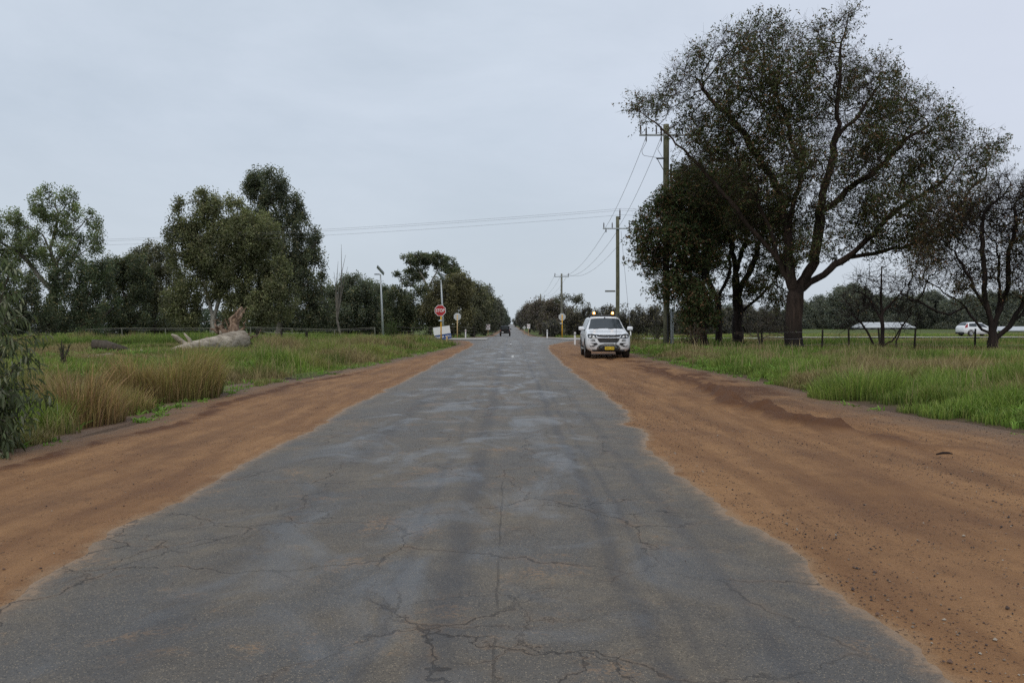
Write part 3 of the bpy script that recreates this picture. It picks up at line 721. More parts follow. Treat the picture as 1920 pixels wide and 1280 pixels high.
BIG = [(1590, 30, 18), (1562, 62, 32), (1520, 80, 38), (1440, 85, 48), (1370, 95, 45), (1315, 115, 38), (1290, 155, 42), (1250, 190, 33), (1215, 208, 27), (1188, 205, 14),
       (1294, 240, 32), (1330, 190, 52), (1400, 160, 55), (1480, 165, 60), (1560, 130, 50), (1350, 262, 50), (1312, 290, 36), (1430, 250, 60), (1520, 235, 60), (1598, 185, 52),
       (1648, 155, 38), (1660, 225, 52), (1728, 222, 42), (1758, 265, 38), (1600, 290, 60), (1680, 312, 60), (1758, 335, 48), (1815, 310, 40), (1860, 290, 25), (1838, 350, 28),
       (1500, 330, 60), (1420, 330, 50), (1590, 380, 50), (1680, 400, 48), (1740, 400, 38), (1550, 440, 30), (1640, 450, 30), (1700, 450, 30), (1380, 360, 40), (1450, 385, 42), (1520, 415, 36), (1400, 425, 34), (1600, 430, 34), (1440, 440, 26), (1330, 365, 34), (1760, 440, 28), (1640, 128, 26), (1690, 180, 30), (1775, 212, 16), (1795, 258, 30), (1850, 272, 20), (1700, 262, 40), (1820, 395, 30), (1790, 420, 30), (1470, 470, 22), (1520, 465, 20), (1560, 480, 14), (1660, 470, 22), (1730, 465, 24), (1285, 330, 24)]
SEEDB = [[(1490, 655), (1488, 600), (1492, 552)], [(1488, 560), (1455, 480), (1400, 420), (1345, 350), (1290, 290), (1235, 235), (1200, 210)],
         [(1492, 552), (1480, 460), (1462, 370), (1420, 290), (1370, 220), (1310, 150)], [(1476, 440), (1500, 340), (1480, 240), (1440, 150), (1420, 90)],
         [(1500, 545), (1530, 470), (1540, 390), (1565, 290), (1570, 190), (1575, 100), (1592, 22)], [(1495, 555), (1545, 515), (1590, 482), (1660, 470), (1730, 450), (1790, 400), (1850, 330)],
         [(1545, 400), (1610, 340), (1680, 280), (1740, 235)], [(1600, 480), (1640, 440), (1700, 380), (1770, 340)], [(1455, 480), (1430, 400), (1400, 340)], [(1575, 260), (1620, 200), (1650, 160)]]
near_tree('gum_tree', 40.8, 1490, BIG, SEEDB, .42, 'largest tree with thick reddish trunk and wide ragged crown on the right verge', natt=11500, step=.24, lpt=8, tw=5, depth=2.4, kill=.34, leaf=.135, lw=.055, bare=.42, twl=.62)
near_tree('gum_tree', 45, 1322, [(1232, 420, 38), (1212, 452, 26), (1262, 400, 38), (1205, 490, 14), (1240, 490, 34), (1275, 450, 42), (1255, 535, 28), (1290, 520, 38), (1292, 578, 20), (1310, 590, 24), (1300, 345, 36), (1280, 390, 40), (1335, 400, 40), (1320, 470, 36), (1305, 625, 18), (1278, 545, 20), (1295, 602, 16), (1310, 560, 28), (1335, 600, 16)],
          [[(1322, 650), (1318, 610), (1312, 570)], [(1312, 575), (1290, 500), (1250, 440), (1220, 430)], [(1312, 570), (1320, 480), (1310, 400), (1300, 350)], [(1312, 590), (1290, 560), (1275, 540)], [(1290, 500), (1250, 500), (1225, 480)]],
          .20, 'dense dark leafy tree half hiding the near power pole', natt=4200, step=.22, lpt=12, tw=5, bare=.16, bark='bark_dark', depth=1.2, kill=.38, lcol=(.050, .068, .026), leaf=.15, lw=.07, grp='dark trees left of the big tree')
near_tree('gum_tree', 50, 1385, [(1350, 330, 40), (1390, 380, 45), (1340, 430, 40), (1430, 430, 42), (1400, 470, 30), (1450, 500, 34), (1420, 545, 24), (1330, 500, 22), (1400, 330, 40), (1380, 520, 20), (1460, 560, 20), (1470, 440, 30), (1440, 390, 32), (1470, 500, 24), (1290, 350, 30), (1345, 560, 14)],
          [[(1385, 650), (1383, 600), (1385, 570)], [(1385, 580), (1380, 520), (1370, 450), (1345, 390), (1330, 340)], [(1385, 560), (1410, 500), (1430, 440), (1420, 370)], [(1385, 590), (1420, 560), (1450, 530), (1480, 550)], [(1378, 520), (1400, 440), (1390, 380)]],
          .33, 'thick trunked dark tree between the big tree and the leafy tree', natt=3400, step=.24, kill=.34, lpt=12, tw=4, bare=.2, leaf=.14, lw=.06, bark='bark_dark', depth=1.5, grp='dark trees left of the big tree')
near_tree('gum_tree', 48, 1348, [(1330, 420, 40), (1365, 440, 30), (1320, 480, 28), (1380, 410, 36), (1355, 370, 40), (1345, 480, 22)],
          [[(1350, 652), (1347, 600), (1345, 560)], [(1345, 562), (1325, 520), (1330, 460), (1310, 420)], [(1345, 560), (1365, 520), (1372, 450), (1380, 390)], [(1330, 490), (1345, 430), (1350, 380)]],
          .19, 'slender forked dark tree with two curving stems', natt=2000, step=.24, kill=.34, lpt=12, tw=4, bare=.2, leaf=.14, lw=.06, bark='bark_dark', depth=1.2, grp='dark trees left of the big tree')
near_tree('gum_tree', 36, 1862, [(1850, 400, 46), (1905, 385, 46), (1880, 450, 46), (1800, 430, 42), (1775, 480, 36), (1738, 500, 34), (1830, 505, 42), (1905, 520, 45), (1945, 440, 55), (1950, 370, 46), (1715, 540, 24), (1800, 545, 20), (1980, 500, 50), (1760, 400, 26), (1790, 370, 24), (1880, 345, 24), (1740, 450, 24)],
          [[(1862, 668), (1862, 630), (1858, 600)], [(1858, 605), (1845, 540), (1840, 470), (1845, 400)], [(1862, 630), (1810, 575), (1770, 550), (1730, 520)], [(1862, 620), (1890, 540), (1895, 460), (1900, 390)], [(1864, 640), (1900, 600), (1930, 540), (1950, 460)],
           [(1858, 600), (1820, 520), (1790, 470)], [(1870, 620), (1875, 540), (1870, 460)], [(1900, 600), (1960, 560), (2000, 520)], [(1810, 580), (1780, 590), (1740, 575), (1700, 560)]],
          .21, 'burnt many-stemmed bare tree at the right edge of the photo', natt=4200, step=.20, kill=.28, lpt=6, tw=5, bare=.62, bark='bark_dark', depth=1.4, lcol=(.06, .055, .025), lc2=(.12, .06, .03), r0=.010)
near_tree('burnt_sapling', 37, 1654, [(1654, 520, 20), (1625, 535, 28), (1685, 545, 30), (1605, 570, 28), (1640, 560, 26), (1700, 575, 26), (1654, 495, 12), (1595, 600, 24), (1715, 600, 18)],
          [[(1654, 667), (1653, 600), (1652, 555), (1653, 500)], [(1653, 600), (1630, 560), (1610, 545)], [(1653, 590), (1680, 560), (1695, 540)], [(1654, 660), (1625, 620), (1600, 590)], [(1654, 655), (1672, 640), (1700, 600)]],
          .10, 'thin blackened sapling standing alone between the big tree and the burnt tree', cat='sapling', natt=1100, step=.18, kill=.24, lpt=1, tw=3, bare=.97, bark='bark_dark', depth=.6, twl=.5, r0=.011)
near_tree('burnt_sapling', 36.5, 1683, [(1690, 610, 20), (1708, 590, 16), (1672, 625, 10)], [[(1672, 667), (1680, 640), (1690, 615)]], .035,
          'small bare burnt shoot beside the thin sapling', cat='sapling', natt=200, step=.16, kill=.22, lpt=1, tw=2, bare=.95, bark='bark_dark', depth=.2, twl=.4, r0=.007)
near_tree('burnt_sapling', 40, 1425, [(1420, 615, 14), (1440, 600, 16), (1400, 625, 10), (1460, 620, 12)], [[(1425, 660), (1423, 635), (1420, 615)]], .05,
          'tangle of bare dead sticks at the foot of the big tree', cat='sapling', natt=400, step=.18, kill=.24, lpt=1, tw=3, bare=.95, bark='bark_mid', depth=1.0, twl=.6, r0=.010)

def far_tree(name, D, base_px, blobs, R_, lab, grp, bark='bark_mid', lcol=(.032, .045, .022), dens=1.0, leaf=.20, cat='tree', seeds=None, lc2=(.06, .06, .03), ncl=None, natt=90, haze_tint=0.0, clr=(.42, .8), flat=1.15, trunks=1, nleaf=125):
    """blobs (px, py, rx, ry)"""
    root = onground(base_px, D); s_ = D/F
    B = np.array([list(P(b[0], b[1], D+rng.uniform(-1, 1)*b[2]*s_*.5))+[b[2]*s_, b[2]*s_*.9, (b[3] if len(b) > 3 else b[2])*s_] for b in blobs])
    area = (B[:, 3]*B[:, 5]).sum(); ncl = ncl or int(max(14, area*11*dens))
    c, bi = sample_blobs(B, ncl)
    q = (c-B[bi, :3])/B[bi, 3:]; rr = np.linalg.norm(q, axis=1); push = rng.random(ncl) < .65
    q[push] = q[push]/rr[push][:, None]*rng.uniform(.78, 1.0, (push.sum(), 1)); c = B[bi, :3]+q*B[bi, 3:]
    c[:, 2] = np.maximum(c[:, 2], root[2]+.3)
    if seeds is None:
        top = B[:, :3].mean(0); seeds = [[root-np.array([0, 0, .2]), root*(.45)+top*.55+np.array([0, 0, 0])]]
        for _ in range(trunks-1): seeds.append([seeds[0][0]*.7+seeds[0][1]*.3, B[rng.integers(len(B)), :3]])
    else: seeds = [[root-np.array([0, 0, .2])]+[P(x, y, D) for x, y in s0[1:]] if j == 0 else [P(x, y, D) for x, y in s0] for j, s0 in enumerate(seeds)]
    sub = c[rng.choice(ncl, min(natt, ncl), replace=False)]
    nodes, par = grow(sub, seeds, .7, 9, .8, iters=60, up=.1, jit=.12)
    mb = MB(); nodes = nodes-root; wood(nodes, par, R_, .025, mb, sides=(3, 4, 7), knob=.1)
    t_ = place_tree(name, root, lab, cat, grp); mb.build('trunk', M[bark], t_, smooth=True)
    # clumps of leaves
    cr = rng.uniform(clr[0], clr[1], ncl)*np.clip(D/90, .6, 3)**.5
    npl = nleaf; n = ncl*npl
    d = rng.normal(size=(n, 3)).clip(-2, 2)*.52; R3 = np.repeat(cr, npl)[:, None]*np.array([.85, .85, flat])
    pt = np.repeat(c, npl, 0)+d*R3-root
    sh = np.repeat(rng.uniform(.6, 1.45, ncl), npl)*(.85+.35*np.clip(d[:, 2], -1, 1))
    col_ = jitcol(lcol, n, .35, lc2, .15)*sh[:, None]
    haze_tint = haze_tint+.09; col_ = col_*np.array([3.7, 3.2, 3.0])*(1-haze_tint)+np.array([.20, .225, .235])*haze_tint  # distance haze painted in: leaf colour blended towards pale grey
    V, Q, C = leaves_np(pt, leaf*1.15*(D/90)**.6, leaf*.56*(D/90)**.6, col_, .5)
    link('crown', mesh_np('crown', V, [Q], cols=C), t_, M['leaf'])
    return t_
GT = 'gum trees behind the left paddock'
far_tree('gum_tree', 85, 95, [(100, 383, 42, 36), (60, 420, 40, 38), (148, 425, 42, 38), (10, 440, 45, 40), (100, 460, 50, 32), (170, 455, 24, 22), (40, 490, 50, 35), (125, 505, 40, 25), (-40, 430, 40, 40)], .45,
         'tall open crowned green gum at the far left with sky showing through', GT, 'bark_grey', (.050, .072, .030), .60, seeds=[[(95, 630), (100, 560), (105, 500)], [(105, 500), (80, 440)], [(105, 500), (135, 440)], [(105, 500), (110, 400)], [(100, 540), (30, 470)], [(105, 510), (160, 470)]], natt=200)
far_tree('gum_tree', 78, 30, [(15, 540, 55, 50), (60, 575, 55, 40), (-40, 560, 50, 60), (30, 605, 60, 20)], .3, 'dark low tree at the left edge below the open crowned gum', GT, lcol=(.022, .032, .016))
far_tree('gum_tree', 82, 150, [(150, 530, 55, 42), (120, 585, 50, 38), (195, 515, 26, 24), (180, 580, 45, 40)], .3, 'dark rounded tree under the right side of the open crowned gum', GT, lcol=(.022, .034, .017))
far_tree('gum_tree', 96, 240, [(240, 535, 44, 44), (215, 590, 42, 32), (258, 505, 30, 28), (222, 510, 30, 26), (255, 600, 40, 25), (200, 500, 20, 16)], .3, 'dark tree standing over the house roofs', GT, lcol=(.024, .034, .018))
far_tree('gum_tree', 104, 292, [(285, 488, 40, 32), (255, 500, 26, 24), (305, 540, 45, 45), (262, 535, 35, 35), (310, 595, 45, 32), (250, 500, 18, 16)], .32, 'brownish domed tree left of the broad pale trunked gum', GT, lcol=(.033, .038, .022))
far_tree('gum_tree', 74, 405, [(388, 382, 30, 30), (350, 408, 34, 36), (425, 405, 42, 40), (340, 460, 30, 48), (400, 465, 58, 55), (465, 440, 45, 45), (378, 530, 50, 42), (455, 525, 58, 50), (508, 500, 34, 55), (340, 570, 38, 40), (470, 585, 50, 35), (500, 430, 30, 25), (430, 480, 60, 50), (490, 560, 45, 38), (520, 560, 35, 45), (350, 590, 30, 26)], .3,
         'broad pale trunked gum standing directly behind the uprooted log', GT, 'bark_pale', (.046, .056, .026), 1.3, seeds=[[(405, 632), (398, 590), (385, 540), (372, 500)], [(398, 600), (420, 540), (440, 480), (440, 420)], [(405, 620), (450, 585), (490, 560)], [(385, 540), (395, 460), (390, 400)], [(400, 610), (410, 560), (415, 500)]], natt=220)
far_tree('gum_tree', 92, 525, [(500, 348, 36, 32), (478, 350, 24, 22), (528, 395, 42, 48), (556, 450, 42, 55), (578, 520, 34, 58), (520, 480, 48, 65), (555, 575, 50, 45), (596, 590, 22, 34), (490, 400, 30, 40)], .4,
         'tallest dark gum with a steep right side', GT, 'bark_grey', (.028, .038, .022), 1.0, natt=200)
far_tree('gum_tree', 112, 660, [(640, 550, 28, 32), (668, 542, 32, 26), (694, 562, 26, 30), (650, 592, 42, 32), (700, 598, 28, 26), (618, 575, 26, 45)], .25, 'grey green round tree left of the lamp post', GT, lcol=(.035, .048, .030), haze_tint=.08)
far_tree('gum_tree', 125, 715, [(705, 560, 24, 26), (730, 575, 26, 30), (700, 598, 30, 25), (735, 600, 26, 24)], .22, 'small hazy tree directly behind the lamp post', GT, lcol=(.035, .046, .030), haze_tint=.12)
far_tree('gum_tree', 106, 808, [(785, 486, 30, 11), (826, 492, 30, 14), (762, 520, 26, 17), (738, 543, 18, 12), (852, 520, 16, 20), (788, 510, 20, 12), (810, 479, 18, 8), (842, 505, 18, 14)], .16, 'umbrella shaped gum with flat layered crown above the stop sign', GT, 'bark_pale', (.030, .042, .022), .95,
         seeds=[[(808, 628), (806, 570), (800, 535)], [(800, 535), (785, 505)], [(802, 540), (820, 505)], [(806, 560), (770, 535), (750, 540)]], clr=(.35, .6), natt=120, flat=.7)
far_tree('gum_tree', 102, 768, [(745, 575, 34, 32), (788, 568, 34, 36), (740, 602, 34, 22), (800, 600, 36, 26)], .25, 'dense dark tree under the umbrella shaped gum', GT, lcol=(.024, .034, .018))
GR_ = 'trees lining the left side of the road ahead'
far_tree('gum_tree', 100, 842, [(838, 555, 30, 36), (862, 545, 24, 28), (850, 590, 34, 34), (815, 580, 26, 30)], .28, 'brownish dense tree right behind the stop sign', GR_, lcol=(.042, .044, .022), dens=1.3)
far_tree('gum_tree', 125, 886, [(885, 560, 24, 32), (900, 575, 20, 30), (872, 545, 18, 20), (882, 600, 26, 22)], .26, 'domed olive tree above the small square sign', GR_, lcol=(.037, .043, .022), dens=1.3, haze_tint=.08)
far_tree('gum_tree', 165, 908, [(912, 568, 15, 32), (906, 598, 18, 24), (920, 590, 11, 28)], .28, 'tree left of the black four wheel drive', GR_, lcol=(.036, .042, .024), dens=1.2, haze_tint=.15)
far_tree('gum_tree', 235, 928, [(932, 585, 11, 24), (928, 600, 12, 18)], .3, 'hazy tree just beyond the black four wheel drive', GR_, lcol=(.04, .042, .026), dens=1.0, haze_tint=.28)
far_tree('gum_tree', 340, 938, [(943, 594, 8, 18), (938, 602, 9, 12)], .3, 'pale hazy tree far down the left roadside', GR_, haze_tint=.32, dens=.6)
far_tree('gum_tree', 560, 948, [(950, 600, 6, 10), (944, 603, 6, 8)], .3, 'palest most distant tree on the left roadside', GR_, haze_tint=.55, dens=.25)
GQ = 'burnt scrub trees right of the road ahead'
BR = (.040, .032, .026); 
far_tree('gum_tree', 560, 966, [(968, 602, 6, 8), (973, 604, 6, 7)], .3, 'palest most distant tree on the right roadside', GQ, lcol=BR, haze_tint=.55, dens=.25)
far_tree('gum_tree', 340, 976, [(977, 598, 9, 14), (984, 602, 9, 12)], .3, 'pale hazy tree far down the right roadside', GQ, lcol=BR, haze_tint=.34, dens=.6)
far_tree('gum_tree', 230, 992, [(990, 592, 12, 20), (1002, 598, 12, 20)], .3, 'hazy tree behind the white diamond sign', GQ, lcol=BR, haze_tint=.22, dens=.9)
far_tree('gum_tree', 175, 1012, [(1010, 585, 16, 22), (1024, 596, 16, 24), (1030, 580, 12, 14)], .3, 'purplish brown tree between the distant power poles', GQ, lcol=BR, haze_tint=.2)
far_tree('gum_tree', 145, 1045, [(1040, 582, 20, 20), (1028, 605, 22, 20), (1062, 600, 22, 20)], .25, 'purplish brown tree behind the round sign back', GQ, lcol=BR, haze_tint=.15)
far_tree('gum_tree', 135, 1064, [(1060, 556, 13, 5), (1078, 561, 14, 6), (1098, 574, 9, 4), (1072, 580, 16, 7), (1046, 562, 8, 4)], .17, 'small umbrella shaped tree with bare limbs above the pickup', GQ, lcol=(.035, .038, .026), seeds=[[(1064, 628), (1065, 590), (1064, 570)], [(1065, 590), (1080, 570)], [(1066, 595), (1095, 580)]], clr=(.3, .5), dens=1.2, nleaf=45, haze_tint=.06)
for i, (px, top, r_, D, lb) in enumerate([(1082, 597, 26, 112, 'dark scrub bush directly left of the pickup'), (1040, 612, 22, 118, 'low olive scrub bush behind the guide post'), (1112, 590, 24, 108, 'dark scrub bush behind the left beacon of the pickup'), (1146, 588, 24, 104, 'dark scrub bush behind the right beacon of the pickup'),
                                          (1180, 592, 26, 98, 'dark scrub bush behind the stay wire guard'), (1212, 586, 28, 92, 'highest dark scrub bush between pickup and near pole'), (1245, 590, 26, 94, 'dark scrub bush directly behind the near pole'), (1285, 594, 30, 120, 'hazy scrub tree behind the leafy dark tree'),
                                          (1335, 590, 32, 125, 'hazy scrub tree behind the forked dark tree'), (1390, 588, 34, 128, 'hazy scrub tree behind the thick trunked dark tree'), (1445, 590, 32, 130, 'hazy scrub tree left of the big trunk')]):
    far_tree('scrub_tree', D, px, [(px-8, top+4, r_*.7, r_*.7), (px+9, top+12, r_*.75, r_*.8), (px, top+24, r_, r_*.5)], .14, lb, GQ, 'bark_dark', (.022, .021, .018), dens=1.3, haze_tint=.05+.07*(D > 115), leaf=.17, cat='scrub tree', natt=40, clr=(.3, .6))
GF = 'hazy treeline beyond the right hand field'
words = ['first', 'second', 'third', 'fourth', 'fifth', 'sixth', 'seventh', 'eighth', 'ninth', 'tenth', 'eleventh', 'twelfth', 'thirteenth', 'fourteenth']
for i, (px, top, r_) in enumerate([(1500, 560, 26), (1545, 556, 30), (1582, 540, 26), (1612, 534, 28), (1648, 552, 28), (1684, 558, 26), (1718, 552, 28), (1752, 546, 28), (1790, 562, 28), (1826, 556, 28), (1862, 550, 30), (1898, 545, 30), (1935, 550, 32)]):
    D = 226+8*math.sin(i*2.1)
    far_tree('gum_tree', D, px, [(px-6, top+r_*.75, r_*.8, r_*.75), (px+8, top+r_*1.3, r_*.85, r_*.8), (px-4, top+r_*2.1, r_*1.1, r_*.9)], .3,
             'hazy grey green tree, %s from the left in the treeline beyond the right field' % words[i], GF, lcol=(.036, .046, .032), haze_tint=.24, dens=.85, leaf=.22, natt=40)
def wood_mass(D, px0, px1, top, lcol, haze_tint, lab, n=42000, leaf=.42, dep=9):
    x = rng.uniform(px0, px1, n); tp = top+14*(1-2*fbm(x*.035, x*0+D, 3)); u = rng.random(n)**.8
    d = rng.uniform(D, D+dep, n); bz = gz((x-CX)*d/F, d); tz = EYE+(HY-tp)*D/F; z = bz+(tz-bz)*u
    c = jitcol(lcol, n, .35)*(.5+.9*fbm(x*.12, z*.9+40, 3))[:, None]*(.55+.6*u[:, None])*2.6*(1-haze_tint)+np.array([.20, .225, .235])*haze_tint  # haze is mixed into the leaf colour, no volume in the air
    V, Q, C = leaves_np(np.stack([(x-CX)*d/F, d, z], 1), leaf, leaf*.5, c, .5)
    link('woodland', mesh_np('woodland', V, [Q], cols=C), None, M['leaf'], kind='stuff', label=lab, cat='woodland')
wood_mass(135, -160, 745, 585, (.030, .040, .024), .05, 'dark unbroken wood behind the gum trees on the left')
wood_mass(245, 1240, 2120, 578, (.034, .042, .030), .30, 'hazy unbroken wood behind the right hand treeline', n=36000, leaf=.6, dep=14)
# dead bare tree
r = onground(640, 88); t_ = empty('dead_tree', r, label='leafless dead tree with thin upright twigs above the treeline', cat='tree'); mb = MB()
base = P(632, 600, 88)-r
for (x, y) in [(640, 458), (648, 478), (634, 490), (652, 500), (626, 510)]:
    e_ = P(x, y, 88)-r; m_ = (base+e_)/2+rng.normal(0, .25, 3); mb.tube([np.zeros(3)*0+np.array([0, 0, -.2]) if y == 458 else base*.8, base, m_, e_], [.14, .10, .05, .012], 5)
mb.build('trunk', M['bark_grey'], t_)

# young gum at the left edge, long drooping leaves
def roadside_bush():
    D = 9.6; root = onground(-70, D); t_ = empty('gum_sapling', root, label='leafy young gum with long drooping leaves at the left edge by the dirt', cat='sapling')
    mb = MB(); LV = []; LC = []
    ends = [(5, 478), (28, 500), (38, 548), (8, 560), (50, 592), (92, 628), (35, 640), (60, 668), (84, 692), (100, 748), (45, 722), (62, 785), (25, 805), (5, 650), (12, 720), (-5, 760), (-20, 560), (-40, 500), (-30, 620), (40, 760), (-10, 830), (10, 600), (72, 730), (-70, 540), (-80, 640), (-40, 720), (10, 790), (30, 830), (-10, 700), (5, 740), (20, 765), (-5, 790), (15, 815), (40, 812), (-20, 800), (35, 745), (-15, 850), (10, 848)]
    for i, (x, y) in enumerate(ends):
        e_ = P(x, y, D+rng.uniform(-.7, .7))-root; b = np.array([rng.normal(0, .12), rng.normal(0, .15), 0])
        h_ = e_[2]; m1 = b+np.array([e_[0]*.15, e_[1]*.2, h_*.55+.1]); m2 = b+np.array([e_[0]*.6, e_[1]*.6, h_*.95+.12])
        ts = np.linspace(0, 1, 14)[:, None]; pts = (1-ts)**3*b+3*(1-ts)**2*ts*m1+3*(1-ts)*ts**2*m2+ts**3*e_
        mb.tube(pts, np.linspace(.013, .003, 14), 5)
        nl = 85; s_ = rng.uniform(.38, 1.0, nl); k_ = (s_*13).astype(int).clip(0, 12); fr = (s_*13-k_)[:, None]
        p = pts[k_]*(1-fr)+pts[k_+1]*fr+rng.normal(0, .05, (nl, 3)); LV.append(p); LC.append(np.repeat(rng.uniform(.7, 1.3), nl))
    mb.build('trunk', M['bark_mid'], t_)
    p = np.vstack(LV); n = len(p); c = jitcol((.075, .095, .045), n, .45, (.20, .21, .14), .2)*np.concatenate(LC)[:, None]
    d = rng.normal(0, .6, (n, 3)); d[:, 2] -= .9; d[:, 0] += .4; d = unit(d); s_ = unit(np.cross(d, rng.normal(size=(n, 3))))
    Ln = rng.uniform(.07, .13, n)[:, None]; W_ = rng.uniform(.017, .028, n)[:, None]; dr = np.array([0, 0, -1.])
    V = np.stack([p, p+d*Ln*.35+s_*W_/2, p+d*Ln*.35-s_*W_/2, p+d*Ln*.7+dr*Ln*.1+s_*W_*.4, p+d*Ln*.7+dr*Ln*.1-s_*W_*.4, p+d*Ln+dr*Ln*.28], 1)
    b_ = (np.arange(n)*6)[:, None]
    link('crown', mesh_np('crown', V.reshape(-1, 3), [b_+np.array([1, 2, 4, 3]), np.vstack([b_+np.array([0, 2, 1]), b_+np.array([3, 4, 5])])], cols=np.repeat(c, 6, 0)), t_, M['leaf'])
roadside_bush()
# small leafy shrubs in the left paddock
def shrub(px, D, w_, h_, lab, cl=(.06, .10, .03), grp='small shrubs in the left paddock', n=700, sp=1):
    r = onground(px, D); t_ = empty('shrub', r, label=lab, cat='shrub', group=grp); mb = MB()
    tips = [np.array([rng.normal(0, w_*.3), rng.normal(0, w_*.3), h_*rng.uniform(.6, 1)]) for _ in range(9)]
    for e_ in tips: mb.tube([(0, 0, -.05), e_*np.array([.4, .4, .6]), e_], [.03, .02, .006], 4)
    mb.build('stem', M['bark_mid'], t_)
    s_ = rng.random((n, 1)); e2 = np.array(tips)[rng.integers(0, 9, n)]; p = e2*(.25+.75*s_)+rng.normal(0, w_*.12, (n, 3)); p[:, 2] = np.abs(p[:, 2])
    V, Q, C = leaves_np(p, .09*sp, .04*sp, jitcol(cl, n, .4), .0)
    link('foliage', mesh_np('foliage', V, [Q], cols=C), t_, M['leaf'])
shrub(148, 60, .9, 1.0, 'bright green bush leftmost in the paddock'); shrub(178, 62, 1.0, 1.1, 'middle bush of the three in the paddock', (.04, .07, .025)); shrub(200, 64, 1.1, 1.25, 'darker bush in front of the house', (.035, .06, .022))
shrub(118, 24, .35, .9, 'spindly weed sapling standing by the left end of the log', (.05, .07, .03), n=170, sp=.7)
shrub(735, 63, 1.3, 1.8, 'yellow green bush between the lamp post and the stop sign', (.07, .10, .03), n=1200)
shrub(1232, 60, 1.3, 1.1, 'dry weedy bush behind the near power pole', (.06, .06, .03), n=700)
shrub(1195, 52, .9, .7, 'flowering yellow green weed beside the pickup', (.14, .14, .04), n=900)
shrub(1300, 42, 1.1, 1.4, 'brown leafless bush at the foot of the leafy dark tree', (.07, .045, .03), n=700)

# ------------------------------------------------------------------ uprooted log
def log_tree():
    D0 = 40.; root = onground(400, D0); t_ = empty('fallen_tree', root, label='uprooted pale tree trunk lying in the left grass, torn roots upright', cat='fallen tree')
    def q(px, py, D): return P(px, py, D)-root
    mb = MB(); px = [(120, 684, 27.), (165, 676, 29), (200, 672, 31), (260, 680, 33), (320, 668, 36), (360, 655, 38), (400, 648, 40), (440, 641, 41.5), (456, 637, 42)]
    pts = np.array([q(*a) for a in px]); rd = np.array([.13, .17, .20, .24, .33, .37, .46, .54, .50])
    ts = np.linspace(0, 8, 33); pi = np.stack([np.interp(ts, range(9), pts[:, k_]) for k_ in range(3)], 1); ri = np.interp(ts, range(9), rd)*(1+rng.normal(0, .03, 33))
    mb.tube(pi, ri, 26, knob=.13)
    for (a_, dz_, l_) in ((20, .55, .5), (26, .5, .35), (13, .3, .45), (29, .3, .4)): mb.tube([pi[a_], pi[a_]+np.array([rng.normal(0, .1), -.25, dz_*.8]), pi[a_]+np.array([rng.normal(0, .2), -.3-l_*.3, dz_+l_*.4])], [.13, .08, .03], 7, knob=.3)
    mb.build('trunk', M['log'], t_, smooth=True)
    mb = MB(); mb.tube([q(362, 662, 38), q(350, 648, 38), q(340, 640, 38), q(330, 632, 37.6), q(322, 627, 37.4)], [.26, .17, .13, .11, .04], 9, knob=.25); mb.build('branch_stub', M['log'], t_, smooth=True)
    roots = [([(436, 634), (440, 612), (446, 594), (452, 577)], [.40, .27, .19, .09]), ([(446, 634), (440, 615), (432, 600), (447, 583)], [.25, .18, .12, .05]),
             ([(428, 632), (416, 622), (404, 620), (395, 617)], [.22, .14, .10, .03]), ([(425, 634), (412, 616), (414, 611)], [.20, .12, .02]),
             ([(448, 636), (462, 627), (474, 622)], [.12, .05, .015]), ([(450, 641), (466, 640), (478, 645)], [.15, .08, .02]), ([(448, 645), (462, 651), (470, 654)], [.14, .07, .02]),
             ([(440, 636), (430, 622), (425, 612)], [.16, .09, .02]), ([(420, 640), (398, 634), (385, 637)], [.15, .09, .03]), ([(445, 625), (458, 612), (462, 600)], [.1, .05, .01]),
             ([(446, 632), (466, 634), (486, 630)], [.06, .03, .01]), ([(440, 620), (420, 600), (400, 602)], [.05, .03, .01]), ([(444, 600), (456, 588), (460, 574)], [.09, .05, .01]), ([(438, 615), (446, 600), (441, 578)], [.10, .06, .01]), ([(452, 640), (474, 634), (490, 620)], [.06, .04, .01]), ([(410, 616), (402, 606), (408, 598)], [.07, .04, .01])]
    for ps, rs in roots:
        mb = MB(); n = 9; tt = np.linspace(0, len(ps)-1, n); dz = rng.uniform(-.5, .5)
        pp = np.array([[np.interp(a, range(len(ps)), [p_[0] for p_ in ps]), np.interp(a, range(len(ps)), [p_[1] for p_ in ps])] for a in tt])
        pts = np.array([q(a[0], a[1], 42+dz*i/n) for i, a in enumerate(pp)])+rng.normal(0, .05, (n, 3)); mb.tube(pts, np.interp(tt, range(len(rs)), rs)*.92, 9, knob=.55)
        mb.build('root', M['root'], t_)
log_tree()
# brown cut stump lying behind
r = onground(190, 36); s = MB(); s.tube([(-.42, 0, .30), (-.33, 0, .32), (-.15, .02, .36), (.1, 0, .34), (.35, .05, .30), (.6, .06, .26), (.9, .1, .2), (1.3, .1, .1)], [.08, .25, .22, .24, .20, .17, .12, .04], 14, knob=.5); o = s.build('stump', M['bark_mid'], smooth=True, label='rusty brown broken stump lying behind the left end of the log', cat='stump'); o.location = r.tolist()

